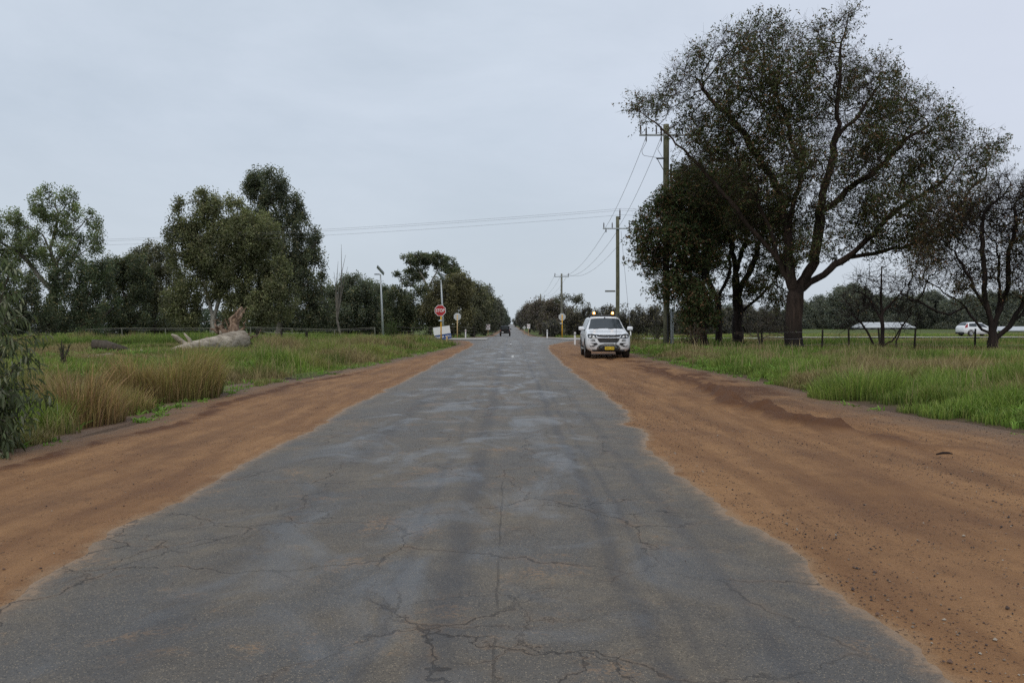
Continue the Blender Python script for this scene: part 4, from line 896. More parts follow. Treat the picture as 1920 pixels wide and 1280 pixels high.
# ------------------------------------------------------------------ fences
def post_fence(name, posts, D, hgt, m, lab, wires=3, r=.05, rail=None, grp=None):
    p0 = onground(posts[0], D); t_ = empty(name, p0, label=lab, cat='fence', group=grp); tops = []
    for i, px in enumerate(posts):
        b = onground(px, D)-p0; lean = rng.normal(0, .05, 2); s = MB(); e_ = b+np.array([lean[0], lean[1], hgt*rng.uniform(.9, 1.08)])
        s.tube([b-np.array([0, 0, .2]), (b+e_)/2, e_], [r, r*.95, r*.85], 7, knob=.15); s.build('post', M[m], t_); tops.append((b, e_))
    s = MB()
    for w_ in range(wires):
        f_ = (w_+1)/(wires+.2)
        for (b0, e0), (b1, e1) in zip(tops[:-1], tops[1:]):
            a = b0+(e0-b0)*f_; c = b1+(e1-b1)*f_; tt = np.linspace(0, 1, 7)[:, None]; pp = a*(1-tt)+c*tt; pp[:, 2] -= .05*np.sin(np.pi*tt[:, 0])
            s.tube(pp, .004, 3)
    if wires: s.build('wire', M['wirem'], t_)
    if rail:
        s = MB(); pts = [e0+np.array([0, 0, -.02]) for b0, e0 in tops]; s.tube(np.array(pts), rail, 6); s.build('rail', M['pole_far'], t_)
post_fence('wire_fence', [1430, 1541, 1592, 1650, 1714, 1828, 1960], 40, 1.12, 'darkpost', 'dark post and wire fence along the right verge under the trees', 3, .05)
post_fence('rail_fence', [150, 230, 310, 392, 470, 548, 626, 704], 62, 1.0, 'pole_far', 'long fence with a pale top rail across the left paddock', 2, .04, rail=.017)
post_fence('wire_fence', [481, 527, 575], 50, .9, 'darkpost', 'short row of dark fence posts right of the uprooted roots', 2, .09)
post_fence('wire_fence', [740, 774, 808, 850, 890], 93, 1.25, 'darkpost', 'far wire fence beyond the crossing behind the stop sign', 3, .06)

# ------------------------------------------------------------------ poles and wires
def cyl(mb, a, b, r, n=10): mb.tube([a, b], r, n)
def insul(parent, p, h=.42, r=.055, down=False):
    s = MB(); prof = [(.02, 0)]
    for i in range(5): prof += [(r, h*(.1+.16*i)), (r*.55, h*(.18+.16*i))]
    prof += [(.02, h)]
    s.lathe(p, [(a, -b if down else b) for a, b in prof], 8); s.build('insulator', M['ceramic'], parent, smooth=True)
def power_pole(px, D, topy, rb, rt, arm, lab, m='pole', ins=None, armz=None, armrange=None):
    b = onground(px, D); topz = P(px, topy, D)[2]-b[2]; t_ = empty('power_pole', b, label=lab, cat='power pole', group='timber power poles along the right of the road')
    s = MB(); n = 9; wob = np.cumsum(rng.normal(0, .012, (n, 2)), 0)
    s.tube([(wob[i, 0], wob[i, 1], -.3+(topz+.3)*i/(n-1)) for i in range(n)], np.linspace(rb, rt, n), 14); s.build('pole', M[m], t_, smooth=True)
    az = P(px, armz, D)[2]-b[2]; x0, x1 = armrange
    s = MB(); s.box(((x0+x1)/2, -rt-.04, az), (x1-x0, .09, .10), bev=.01); s.build('crossarm', M['steel'], t_)
    for x in ins: insul(t_, (x, -rt-.04, az+.05), .44 if D < 80 else .5, .055 if D < 80 else .07)
    return t_, b, az, topz
GW = []
tA, bA, azA, tzA = power_pole(1250, 46.8, 233, .185, .165, None, 'nearest thick timber power pole rising through the leafy dark tree', ins=[-1.5, -.62, .85, 1.5], armz=255, armrange=(-1.58, 1.58))
for x in (-1.2, -.35):
    insul(tA, (x, -.25, azA-.02), .5, .06); insul(tA, (x, -.25, azA-.08), .32, .05, True)
s = MB(); z3 = P(0, 298, 46.8)[2]-bA[2]; s.box((-.38, -.12, z3), (.46, .06, .08)); s.tube([(-.55, -.12, z3-.03), (-.15, -.12, z3-.75)], .02, 6); s.build('bracket', M['blackpl'], tA)
for pts in ([(-1.2, -.25, azA-.42), (-1.45, -.2, azA-.9), (-1.35, -.2, azA-1.15), (-.95, -.15, azA-1.2), (-.6, -.12, z3+.05)], [(-.35, -.25, azA-.42), (-.55, -.2, azA-.8), (-.3, -.15, azA-1.2), (-.22, -.12, z3)],
            [(-1.5, -.25, azA+.5), (-1.3, -.25, azA+.75), (-1.2, -.25, azA+.5)], [(.25, 0, z3-.1), (.5, 0, z3+.35), (.9, 0, z3+.4)]):
    p = np.array(pts); tt = np.linspace(0, len(p)-1, 14); s = MB(); s.tube(np.stack([np.interp(tt, range(len(p)), p[:, k_]) for k_ in range(3)], 1), .012, 4); s.build('jumper_wire', M['wirem'], tA)
s = MB(); s.tube([(.28, -.08, 0), (.27, -.08, 2.2)], .10, 10); s.build('conduit', M['conduit'], tA, smooth=True)
s = MB(); s.tube([(.24, -.05, z3-3.2), (.24, -.05, z3-.3)], .055, 8); s.build('conduit', M['blackpl'], tA, smooth=True)
s = MB(); s.tube([(.05, -.19, 0), (.02, -.185, 1.9)], .05, 8); s.build('ground_wire_cover', M['blackpl'], tA)
tB, bB, azB, tzB = power_pole(1158, 66, 406, .165, .135, None, 'second power pole directly behind the pickup with street name blade', ins=[-1.12, -.45, .92], armz=429, armrange=(-1.2, 1.0))
insul(tB, (.17, -.1, azB+.7), .9, .07)
insul(tB, (-.95, -.2, azB-.02), .3, .06, True); insul(tB, (.95, -.2, azB-.02), .3, .06, True)
zb = P(0, 546, 66)[2]-bB[2]; s = MB(); s.box((-.62, -.2, zb), (.82, .04, .13), bev=.008); s.build('street_name_blade', M['greypl'], tB)
for px, D, ty, az, lb in [(1053, 122, 513, 519, 'third power pole from the right, behind the round sign back'), (1013, 190, 551, 557, 'fourth power pole along the right roadside'), (1001, 258, 567, 571, 'fifth power pole along the right roadside'),
                          (991.5, 330, 574, 578, 'sixth power pole along the right roadside'), (987, 410, 578, 581, 'seventh power pole along the right roadside'), (980.5, 500, 585, 588, 'smallest visible power pole far down the right roadside')]:
    k_ = 1.0; power_pole(px, D, ty, .17, .13, None, lb, 'pole_far', [-k_, k_], az, (-k_-.08, k_+.08))
def wire(a, b, sag, r, lab, grp):
    a = np.array(a, float); b = np.array(b, float); tt = np.linspace(0, 1, 24)[:, None]; p = a*(1-tt)+b*tt; p[:, 2] -= sag*4*(tt*(1-tt))[:, 0]
    s = MB(); s.tube(p-a, r, 4); o = s.build('power_line', M['wirem'], label=lab, cat='power line', group=grp); o.location = a.tolist()
A_ = lambda x, dz: bA+np.array([x, -.25, azA+dz]); B_ = lambda x, dz: bB+np.array([x, -.2, azB+dz])
nm = ['left', 'middle', 'right']
for i, (xa, xb) in enumerate([(-1.2, -1.0), (-.35, .0), (1.2, .95)]):
    wire(A_(xa, -.1), B_(xb, .05), .35, .012, '%s of the three wires between the near pole and the second pole' % nm[i], 'wires along the roadside poles')
pc = onground(1053, 122); zc = P(0, 519, 122)[2]
for i, (xb, xc) in enumerate([(-.95, -.95), (.0, 0), (.95, .95)]):
    wire(B_(xb, -.12), np.array([pc[0]+xc, 122, zc+.4]), 1.5, .014, '%s of the three wires running down to the third pole' % nm[i], 'wires along the roadside poles')
pd_ = onground(1013, 190); zd = P(0, 557, 190)[2]
for i, xc in enumerate((-.95, 0, .95)):
    wire(np.array([pc[0]+xc, 122, zc+.4]), np.array([pd_[0]+xc, 190, zd+.4]), 1.2, .013, '%s of the three wires between the third and fourth poles' % nm[i], 'wires along the roadside poles')
for i, (y0, y1, x0) in enumerate([(391, 457, .17), (394.5, 460, .1), (403, 467, .0)]):
    s0 = P(1300 if i == 9 else 1166, y0, 66); e0 = P(-160, y1, 78)
    wire(s0, e0, 0.55, .0075, '%s of the three long wires crossing the sky to the left' % ['top', 'second', 'lowest'][i], 'wires crossing above the road')
    wire(s0, P(1420, y0+1, 62), 0.1, .0075, '%s of the three short wires entering the tree crowns' % ['top', 'second', 'lowest'][i], 'wires crossing above the road')
# stay wire with guard
a = B_(.25, -.2); g_ = onground(1184, 60); t_ = empty('stay_wire', g_, label='thin stay wire with white guard right of the pickup', cat='stay wire')
s = MB(); s.tube([(0, 0, 0), (a-g_)*.5, a-g_], .012, 4); s.build('wire', M['wirem'], t_)
s = MB(); s.tube([(a-g_)*.0, (a-g_)*.09], .045, 8); s.build('guard', M['white'], t_)
s = MB(); s.sphere((a-g_)*.74, .11, 8, (1, 1, 1.9)); s.build('insulator', M['greypl'], t_)
# white marker stake beside the pole
b = onground(1262, 47); s = MB(); s.tube([(0, 0, -.2), (0, 0, 1.95)], .035, 8); o = s.build('marker_stake', M['conduit'], label='thin pale stake just right of the near power pole', cat='stake'); o.location = b.tolist()

# ------------------------------------------------------------------ signs, posts
def octo(s, c, r, y0, y1, rot=math.pi/8):
    pts = [(r*math.cos(rot+i*math.pi/4), r*math.sin(rot+i*math.pi/4)) for i in range(8)]
    s.prism(pts, lambda a, b_: (c[0]+a, y1, c[2]+b_), lambda a, b_: (c[0]+a, y0, c[2]+b_))
def text(txt, size, m, parent, loc, rot=(math.pi/2, 0, 0), bold=.012, name='lettering', sx=1.0):
    cu = bpy.data.curves.new('t', 'FONT'); cu.body = txt; cu.size = size; cu.align_x = 'CENTER'; cu.align_y = 'CENTER'; cu.extrude = .003; cu.offset = bold
    ob = bpy.data.objects.new('t', cu); col.objects.link(ob); bpy.context.view_layer.update()
    me = bpy.data.meshes.new_from_object(ob); bpy.data.objects.remove(ob); me.name = name
    for v in me.vertices: v.co.x *= sx
    o = link(name, me, parent, m); o.location = loc; o.rotation_euler = rot; return o
b = onground(827, 66); t_ = empty('stop_sign', b, label='red octagonal stop sign on a yellow post left of the road', cat='stop sign')
zc = P(0, 582, 66)[2]-b[2]
s = MB(); s.tube([(0, 0, -.3), (0, 0, zc+.35)], .055, 10); s.build('post', M['yellow'], t_, smooth=True)
s = MB(); octo(s, (-.06, 0, zc), .475, -.085, -.07); s.build('border', M['signwhite'], t_)
s = MB(); octo(s, (-.06, 0, zc), .435, -.092, -.086); s.build('panel', M['red'], t_)
text('STOP', .36, M['signwhite'], t_, (-.06, -.097, zc-.01), sx=.80, bold=.008)
s = MB(); s.lathe((-.05, -.02, zc-.82), [(.001, .10), (.10, .06), (.17, -.02), (.13, -.05), (.001, -.05)], 10); s.build('reflector_cap', M['conduit'], t_, smooth=True)
def sign_back(px, D, py, r, m, lab, cap=False):
    b = onground(px, D); z = P(0, py, D)[2]-b[2]; t_ = empty('sign', b, label=lab, cat='road sign', group='octagonal signs seen from behind')
    s = MB(); octo(s, (0, 0, z), r, .06, .07); s.build('panel', M['signback'], t_)
    s = MB(); s.tube([(0, 0, -.3), (0, 0, z+r*.55)], .05, 8); s.build('post', M[m], t_, smooth=True)
    s = MB(); s.box((0, .05, z+.12), (r*1.3, .02, .05)); s.box((0, .05, z-.12), (r*1.3, .02, .05)); s.build('bracket', M['signback'], t_)
    if cap: s = MB(); s.lathe((-.12, -.04, z-.72), [(.001, .1), (.14, .02), (.1, -.06), (.001, -.06)], 10); s.build('reflector_cap', M['conduit'], t_)
sign_back(857.5, 86, 593.5, .40, 'yellow_dull', 'pale octagonal sign seen from behind, on a faded yellow post left of the road')
sign_back(1054, 88, 594, .40, 'yellow', 'pale octagonal sign seen from behind on a bright yellow post right of the road', True)
# leaning thank-you board
b = onground(829, 70); t_ = empty('roadwork_board', b, label='leaning white and blue thank you board behind the stop sign post', cat='sign board')
ang = math.radians(8.5); R2 = np.array([[math.cos(ang), 0, -math.sin(ang)], [0, 1, 0], [math.sin(ang), 0, math.cos(ang)]])
W_, H1, H2 = 1.42, .66, .44; zc = .72; R3 = R2
s = MB(); cW = R3@np.array([0, 0, H2/2]); s.box(np.array([0, .02, zc])+cW, (W_, .02, H1), R3); s.build('upper_panel', M['signwhite'], t_)
s = MB(); cB = R3@np.array([0, 0, -H1/2]); s.box(np.array([.03, .02, zc])+cB, (W_, .02, H2), R3); s.build('lower_panel', M['blue'], t_)
o = text('THANK YOU', .24, M['signwhite'], t_, (cB[0]+.03, -.0, zc+cB[2]), (math.pi/2, -ang, 0), bold=.004, sx=.92)
for sx_ in (-.5, .5): s = MB(); s.tube([(sx_, .25, -.1), (sx_, .06, zc)], .025, 6); s.build('leg', M['steel'], t_)
b = onground(838, 64); s = MB(); s.box((0, 0, .25), (.12, .08, .7), bev=.01); o = s.build('marker_peg', M['yellow_dull'], label='short weathered wooden peg right of the stop sign post', cat='peg'); o.location = b.tolist()
def guide_post(px, D, h, lab):
    b = onground(px, D); t_ = empty('guide_post', b, label=lab, cat='guide post', group='white guide posts around the crossing')
    s = MB(); s.box((0, 0, h/2-.1), (.13, .05, h+.2), bev=.012); s.build('post', M['signwhite'], t_)
    s = MB(); s.box((0, -.028, h-.17), (.07, .01, .14)); s.build('reflector', M['tail' if px < 958 else 'greypl'], t_)
guide_post(1078, 57.5, .95, 'nearest white guide post just left of the pickup'); guide_post(1026, 86, .95, 'white guide post right of the road beyond the crossing'); guide_post(873, 88, .95, 'white guide post left of the road by the octagonal sign back'); guide_post(1018, 175, .9, 'tiny distant white guide post beyond the two small signs')
def small_sign(px, D, ty, w_, h_, lab, diamond=False, ringed=True):
    b = onground(px, D); z = P(0, ty, D)[2]-b[2]; t_ = empty('road_sign', b, label=lab, cat='road sign', group='small distant road signs')
    s = MB(); s.tube([(0, 0, -.2), (0, 0, z)], .045, 6); s.build('post', M['yellow_dull'], t_)
    R_ = None
    if diamond: R_ = np.array([[.7071, 0, -.7071], [0, 1, 0], [.7071, 0, .7071]])
    s = MB(); s.box((0, -.06, z), (w_, .02, h_), R_); s.build('panel', M['signwhite' if ringed else 'signback'], t_)
    if ringed:
        s = MB(); a_ = np.linspace(0, 2*np.pi, 17); s.tube(np.stack([np.cos(a_)*w_*.36, a_*0-.08, z+h_*.1+np.sin(a_)*w_*.36], 1), w_*.05, 4, cap=False); s.build('red_ring', M['tail'], t_)
small_sign(915, 125, 613, .62, .8, 'small white sign with red ring left of the black four wheel drive')
small_sign(991, 165, 611.5, .62, .9, 'small white sign with red ring right of the road far ahead')
small_sign(983, 180, 614, .6, .6, 'small diamond sign seen from behind far ahead', True, False)
def lamp_post(px, D, topy, lab, fl):
    b = onground(px, D); z = P(0, topy, D)[2]-b[2]; t_ = empty('street_lamp', b, label=lab, cat='street lamp', group='solar street lamps beyond the paddock')
    lx = -.30*D/90; s = MB(); s.tube([(0, 0, -.3), (lx*.5, 0, z*.5), (lx, 0, z)], [.13, .10, .07], 10); s.build('pole', M['steel'], t_, smooth=True)
    R_ = np.array(Matrix.Rotation(math.radians(48), 3, 'Y')@Matrix.Rotation(math.radians(-20), 3, 'X'))
    s = MB(); s.box((lx, 0, z+.45), (1.05, .75, .06), R_); s.build('solar_panel', M['solar'], t_)
    s = MB(); s.box((lx, 0, z+.43-.04), (1.1, .8, .03), R_); s.build('panel_frame', M['steel'], t_)
    s = MB(); s.tube([(lx, 0, z-.05), (lx-.45, -.1, z+.02)], .03, 6); s.box((lx-.35, -.1, z-.02), (.55, .22, .1), bev=.02); s.build('lamp_head', M['blackpl' if fl else 'steel'], t_)
lamp_post(718.5, 88, 514, 'tall grey solar street lamp standing alone in the left paddock', True)
lamp_post(832, 92, 524, 'grey solar street lamp partly hidden behind the stop sign', False)

# ------------------------------------------------------------------ vehicles
class Shell:
    """lofted car body: stations (y, half width, z bottom, z belt, roof half width, z roof)"""
    def __init__(s, st):
        s.S = []
        for y, w, zb, zm, wr, zr in st:
            h = [(0, zb), (w*.82, zb), (w*.96, zb+.10), (w, zb+(zm-zb)*.45), (w*.99, zm-.10), (w*.955, zm), (wr+(w*.955-wr)*.5, zm+(zr-zm)*.5), (wr, zr-.07*min(1, (zr-zm)/.3)), (wr*.86, zr-.018), (wr*.45, zr-.002), (0, zr)]
            h = h+[(-a, b) for a, b in h[-2:0:-1]]
            s.S.append([(a, y, b) for a, b in h])
        s.S = np.array(s.S)
    def at(s, u, v):
        nu, nv = s.S.shape[:2]; u = min(max(u, 0), nu-1-1e-6); i = int(u); f = u-i; v = v % nv; j = int(v); g = v-j; j2 = (j+1) % nv
        return (s.S[i, j]*(1-g)+s.S[i, j2]*g)*(1-f)+(s.S[i+1, j]*(1-g)+s.S[i+1, j2]*g)*f
    def body(s, mb):
        nu, nv = s.S.shape[:2]; V = s.S.reshape(-1, 3)
        Q = [(i*nv+j, i*nv+(j+1) % nv, (i+1)*nv+(j+1) % nv, (i+1)*nv+j) for i in range(nu-1) for j in range(nv)]
        c0 = s.S[0].mean(0); c1 = s.S[-1].mean(0); V = np.vstack([V, c0, c1]); n = nu*nv
        T = [(n, (j+1) % nv, j) for j in range(nv)]+[(n+1, (nu-1)*nv+j, (nu-1)*nv+(j+1) % nv) for j in range(nv)]
        mb.add(V, Q, T)
    def patch(s, mb, u0, u1, v0, v1, off=.008, n=6, top=None):
        """proud panel; top=(u0,u1) at v1 for slanted ends"""
        V = []; m_ = n+1
        for a in np.linspace(0, 1, m_):
            for b_ in np.linspace(0, 1, m_):
                ub0, ub1 = (u0, u1) if top is None else (u0+(top[0]-u0)*b_, u1+(top[1]-u1)*b_)
                u = ub0+(ub1-ub0)*a; v = v0+(v1-v0)*b_; p = s.at(u, v)
                du = s.at(u+.05, v)-s.at(u-.05, v); dv = s.at(u, v+.05)-s.at(u, v-.05); nn = np.cross(du, dv); nn /= np.linalg.norm(nn)+1e-9
                cen = np.array([0, p[1], .9]); nn = nn if np.dot(nn, p-cen) > 0 else -nn
                V.append(p+nn*off)
        mb.add(V, [(i*m_+j, i*m_+j+1, (i+1)*m_+j+1, (i+1)*m_+j) for i in range(n) for j in range(n)])
def wheel(parent, x, y, r, w, side, rim='rim'):
    t = empty('wheel', (x, y, r)); t.parent = parent
    s = MB(); pr = [(r*.62, -w/2), (r*.93, -w/2), (r, -w*.36), (r, w*.36), (r*.93, w/2), (r*.62, w/2)]
    s.lathe((0, 0, 0), pr, 28, 'x'); s.build('tyre', M['rubber'], t, smooth=False)
    s = MB(); xo = side*w*.42
    s.lathe((0, 0, 0), [(.001, xo), (r*.16, xo), (r*.18, xo-side*.02), (r*.5, xo-side*.035), (r*.62, xo), (r*.64, xo+side*.015)], 24, 'x')
    for k_ in range(6):
        a = k_*math.pi/3; s.box((xo, math.cos(a)*r*.36, math.sin(a)*r*.36), (.03, r*.5, r*.13), np.array(Matrix.Rotation(a, 3, 'X')))
    s.build('rim', M[rim], t)
def arch(parent, x, y, r, side):
    s = MB(); a = np.linspace(-.2, math.pi+.2, 20); s.tube(np.stack([a*0+x, y+np.cos(a)*(r+.06), r+np.sin(a)*(r+.06)], 1), .035, 6); s.build('wheel_arch', M['blackpl'], parent, smooth=True)
def ute():
    D = 34.6; x = (1141-CX)*D/F; t_ = empty('pickup', (x, D, .0), math.radians(-2.0), label='white dual cab pickup with two lit amber beacons facing the camera on the dirt', cat='pickup')
    st = [(0, .64, .44, .80, .58, .90), (.02, .74, .38, .86, .66, .97), (.06, .815, .34, .90, .73, 1.01), (.13, .875, .31, .95, .78, 1.045), (.3, .93, .30, 1.0, .82, 1.08), (.8, .94, .32, 1.03, .84, 1.13), (1.25, .94, .34, 1.06, .84, 1.19),
          (1.32, .94, .34, 1.10, .80, 1.22), (1.72, .94, .34, 1.13, .70, 1.50), (1.98, .94, .34, 1.14, .65, 1.69), (2.15, .94, .34, 1.14, .65, 1.745), (2.9, .94, .34, 1.15, .66, 1.78), (3.7, .94, .36, 1.16, .67, 1.78), (4.9, .93, .42, 1.16, .68, 1.77), (5.25, .92, .46, 1.12, .66, 1.70), (5.35, .88, .5, 1.0, .55, 1.40)]
    sh = Shell(st); mb = MB(); sh.body(mb); mb.build('body', M['carwhite'], t_, smooth=True)
    # windscreen (proud), side windows
    s = MB(); sh.patch(s, 7.1, 9.05, 7.25, 12.75, .010, 10); s.build('windscreen', M['glass'], t_, smooth=True)
    s = MB(); s.tube([(-.55, 1.30, 1.235), (-.1, 1.40, 1.28)], .012, 5); s.tube([(.1, 1.28, 1.235), (.52, 1.42, 1.28)], .012, 5); s.build('wiper', M['blackpl'], t_)
    for a, b_ in ((5.25, 6.85), (13.15, 14.75)):
        for u0, u1, tp in ((7.9, 10.9, (9.6, 10.9)), (11.0, 11.95, None), (12.1, 13.4, None)):
            s = MB(); lo, hi = (a, b_) if a < 7 else (b_, a); sh.patch(s, u0, u1, lo, hi, .008, 5, top=tp); s.build('window', M['glass'], t_)
    def fy(x_, z_): return 2.2*max(0, abs(x_)-.62)**2+.25*max(0, z_-.90)
    def plate(name, poly, m, off=.012, th=.02, parent=t_):
        # refine the outline so that it follows the curved nose
        pp = []
        for (a, b_) in zip(poly, poly[1:]+poly[:1]):
            for q_ in np.linspace(0, 1, 5)[:-1]: pp.append((a[0]+(b_[0]-a[0])*q_, a[1]+(b_[1]-a[1])*q_))
        s = MB(); s.prism(pp, lambda a, b_: (a, fy(a, b_)+th, b_), lambda a, b_: (a, fy(a, b_)-off, b_)); return s.build(name, M[m], parent)
    plate('bonnet_shut_line', [(-.62, .995), (.62, .995), (.60, 1.003), (-.60, 1.003)], 'blackpl', .006)
    for sg in (-1, 1):
        h = [(.50*sg, .86), (.66*sg, .83), (.83*sg, .86), (.865*sg, .95), (.86*sg, 1.02), (.70*sg, 1.035), (.53*sg, 1.0)]
        h = h if sg > 0 else h[::-1]
        hl = plate('headlight', h, 'lamp', .016, .10)
        s = MB(); s.lathe((.70*sg, fy(.70, .94)-.02, .935), [(.001, -.012), (.035, -.01), (.045, .0), (.035, .006)], 14, 'y'); s.build('lamp_bulb', M['greypl'], hl, smooth=True)
        f1 = [(.54*sg, .73), (.82*sg, .72), (.84*sg, .79), (.58*sg, .785)]; plate('fog_slot', f1 if sg > 0 else f1[::-1], 'blackpl', .018, .08)
        f2 = [(.44*sg, .60), (.60*sg, .51), (.78*sg, .49), (.82*sg, .645), (.50*sg, .655)]; plate('air_intake', f2 if sg > 0 else f2[::-1], 'blackpl', .018, .08)
    plate('upper_grille', [(-.50, .99), (-.46, .915), (-.2, .895), (.2, .895), (.46, .915), (.50, .99), (.2, .965), (-.2, .965)], 'blackpl', .014, .08)
    plate('grille', [(-.47, .83), (-.40, .70), (-.34, .675), (.34, .675), (.40, .70), (.47, .83)], 'blackpl', .012)
    s = MB()
    for z_ in (.735, .78): s.box((0, -.016, z_), (.78, .008, .006))
    s.box((0, -.016, .935), (.84, .008, .006)); s.build('grille_bars', M['greypl'], t_)
    s = MB(); s.tube([(-.52, fy(.5, .9)-.01, .90), (-.42, -.02, .855), (0, -.028, .85), (.42, -.02, .855), (.52, fy(.5, .9)-.01, .90)], .019, 8); s.tube([(-.53, fy(.53, 1.0), 1.01), (-.3, .03, .985), (0, .02, .98), (.3, .03, .985), (.53, fy(.53, 1.0), 1.01)], .012, 6); s.build('chrome_strip', M['chrome'], t_, smooth=True)
    s = MB(); s.lathe((0, -.04, .865), [(.001, -.012), (.042, -.008), (.05, .012)], 16, 'y'); s.box((.01, -.055, .865), (.03, .006, .045)); s.build('badge', M['chrome'], t_)
    plate('bumper_slot', [(-.2, .615), (.22, .615), (.22, .632), (-.2, .632)], 'blackpl', .008)
    # lower bumper and nudge bar
    s = MB(); s.box((0, .16, .335), (1.35, .28, .10), bev=.03); s.build('lower_bumper', M['blackpl'], t_)
    s = MB(); s.tube([(-.44, .02, .36), (-.46, -.09, .44), (-.40, -.12, .54), (-.28, -.13, .585), (0, -.13, .592), (.28, -.13, .585), (.40, -.12, .54), (.46, -.09, .44), (.44, .02, .36)], .032, 8); s.build('nudge_bar', M['greypl'], t_, smooth=True)
    s = MB(); s.box((0, -.07, .44), (.82, .06, .20), bev=.03); s.build('bar_panel', M['blackpl'], t_)
    for sg in (-1, 1): s = MB(); s.lathe((.31*sg, -.115, .46), [(.001, -.01), (.055, -.008), (.065, .02)], 14, 'y'); s.build('driving_light', M['lamp'], t_, smooth=True)
    np_ = MB(); np_.box((.03, -.15, .435), (.385, .012, .125), bev=.004); np_ = np_.build('number_plate', M['plate'], t_)
    text('1EHH 573', .085, M['blackpl'], np_, (.03, -.158, .435), bold=.001)
    # mirrors
    for sg in (-1, 1):
        s = MB(); s.box((1.06*sg, 1.52, 1.25), (.24, .13, .17), bev=.05); mm = s.build('mirror', M['carwhite'], t_, smooth=True)
        s = MB(); s.box((1.05*sg, 1.53, 1.17), (.2, .1, .04), bev=.01); s.tube([(.90*sg, 1.56, 1.16), (1.0*sg, 1.54, 1.19)], .03, 6); s.build('mirror_arm', M['blackpl'], mm)
    # door lines and handles
    for u in (6.9, 10.95, 12.02, 12.95):
        for v0, v1 in ((2.2, 5), (15, 17.8)):
            s = MB(); sh.patch(s, u, u+.02, v0, v1, .004, 3); s.build('door_gap', M['blackpl'], t_)
    for yy in (2.75, 3.55):
        for sg in (-1, 1): s = MB(); s.box((.955*sg, yy, 1.02), (.03, .2, .035), bev=.008); s.build('door_handle', M['chrome'], t_)
    for sg in (-1, 1): s = MB(); s.box((.93*sg, 2.6, .36), (.14, 1.9, .05), bev=.015); s.build('side_step', M['greypl'], t_)
    # roof rack with beacons
    s = MB(); s.tube([(-.68, 2.25, 1.80), (-.6, 2.25, 1.83), (.6, 2.25, 1.83), (.68, 2.25, 1.80)], .022, 8)
    for sg in (-1, 1): s.box((.66*sg, 2.25, 1.775), (.07, .14, .12), bev=.01); s.box((.62*sg, 2.22, 1.87), (.07, .07, .09), bev=.01)
    s.build('roof_bar', M['blackpl'], t_)
    for xx in (-.46, .36):
        s = MB(); s.lathe((xx, 2.25, 1.84), [(.001, 0), (.085, 0), (.085, .03), (.001, .03)], 16); bb = s.build('beacon', M['blackpl'], t_)
        s = MB(); s.lathe((xx, 2.25, 1.87), [(.062, 0), (.066, .03), (.058, .09), (.035, .115), (.001, .12)], 16); s.build('amber_dome', M['amber'], bb, smooth=True)
        s = MB(); s.sphere((xx, 2.165, 1.93), .030, 10); s.build('lit_bulb', M['bulb'], bb, smooth=True)
    s = MB(); s.tube([(.30, -.14, .585), (.31, -.12, 1.2), (.33, -.10, 1.78)], [.010, .007, .004], 6); s.tube([(.30, -.14, .58), (.30, -.14, .66)], .018, 6); s.build('whip_aerial', M['blackpl'], t_)
    s = MB(); s.box((0, 2.02, 1.73), (.05, .10, .05), bev=.015); s.tube([(0, 2.02, 1.75), (0, 2.1, 1.95)], .004, 4); s.build('roof_aerial', M['blackpl'], t_)
    for y_ in (.95, 4.05):
        for sg in (-1, 1): wheel(t_, .815*sg, y_, .385, .27, sg); arch(t_, .925*sg, y_, .385, sg)
    s = MB(); s.box((0, 2.6, .38), (1.3, 4.6, .18)); s.build('chassis', M['blackpl'], t_)
    for sg in (-1, 1): s = MB(); s.box((.80*sg, 4.62, .26), (.26, .02, .30)); s.build('mud_flap', M['rubber'], t_)
    for sg in (-1, 1): s = MB(); s.box((.86*sg, 5.30, .85), (.12, .08, .30), bev=.02); s.build('tail_light', M['tail'], t_)
ute()
def jeep():
    D = 148.; b = onground(947, D); t_ = empty('four_wheel_drive', (b[0], D, float(far(D))+.01), label='black boxy four wheel drive driving away down the road', cat='four wheel drive')
    st = [(0, .82, .55, 1.10, .72, 1.80), (.06, .86, .48, 1.12, .76, 1.86), (2.2, .86, .45, 1.12, .76, 1.88), (2.5, .86, .45, 1.14, .74, 1.85), (2.9, .86, .45, 1.12, .72, 1.25), (4.1, .82, .5, 1.05, .7, 1.12), (4.2, .8, .6, 1.0, .66, 1.05)]
    sh = Shell(st); s = MB(); sh.body(s); s.build('body', M['carblack'], t_, smooth=False)
    s = MB(); s.box((0, -.005, 1.47), (1.2, .02, .42), bev=.008); s.build('rear_window', M['glass'], t_)
    s = MB(); s.box((0, -.06, .62), (1.75, .16, .2), bev=.03); s.build('bumper', M['blackpl'], t_)
    for sg in (-1, 1): s = MB(); s.box((.78*sg, -.02, 1.05), (.09, .05, .2), bev=.01); s.build('tail_light', M['tail'], t_)
    s = MB(); s.lathe((.0, -.12, 1.05), [(.001, -.1), (.22, -.1), (.36, -.06), (.38, .05), (.2, .1)], 20, 'y'); s.build('spare_wheel', M['rubber'], t_)
    s = MB(); s.box((-.45, -.15, .72), (.36, .01, .12)); s.build('number_plate', M['signwhite'], t_)
    for y_ in (.75, 3.4):
        for sg in (-1, 1): wheel(t_, .84*sg, y_, .42, .28, sg)
    for sg in (-1, 1): s = MB(); s.box((1.0*sg, 2.7, 1.25), (.2, .08, .22), bev=.03); s.build('mirror', M['blackpl'], t_)
    for sg in (-1, 1):
        s = MB(); v = (5.3, 6.7) if sg > 0 else (13.3, 14.7); sh.patch(s, 1.1, 1.95, v[0], v[1], .006, 3); s.build('window', M['glass'], t_)
jeep()
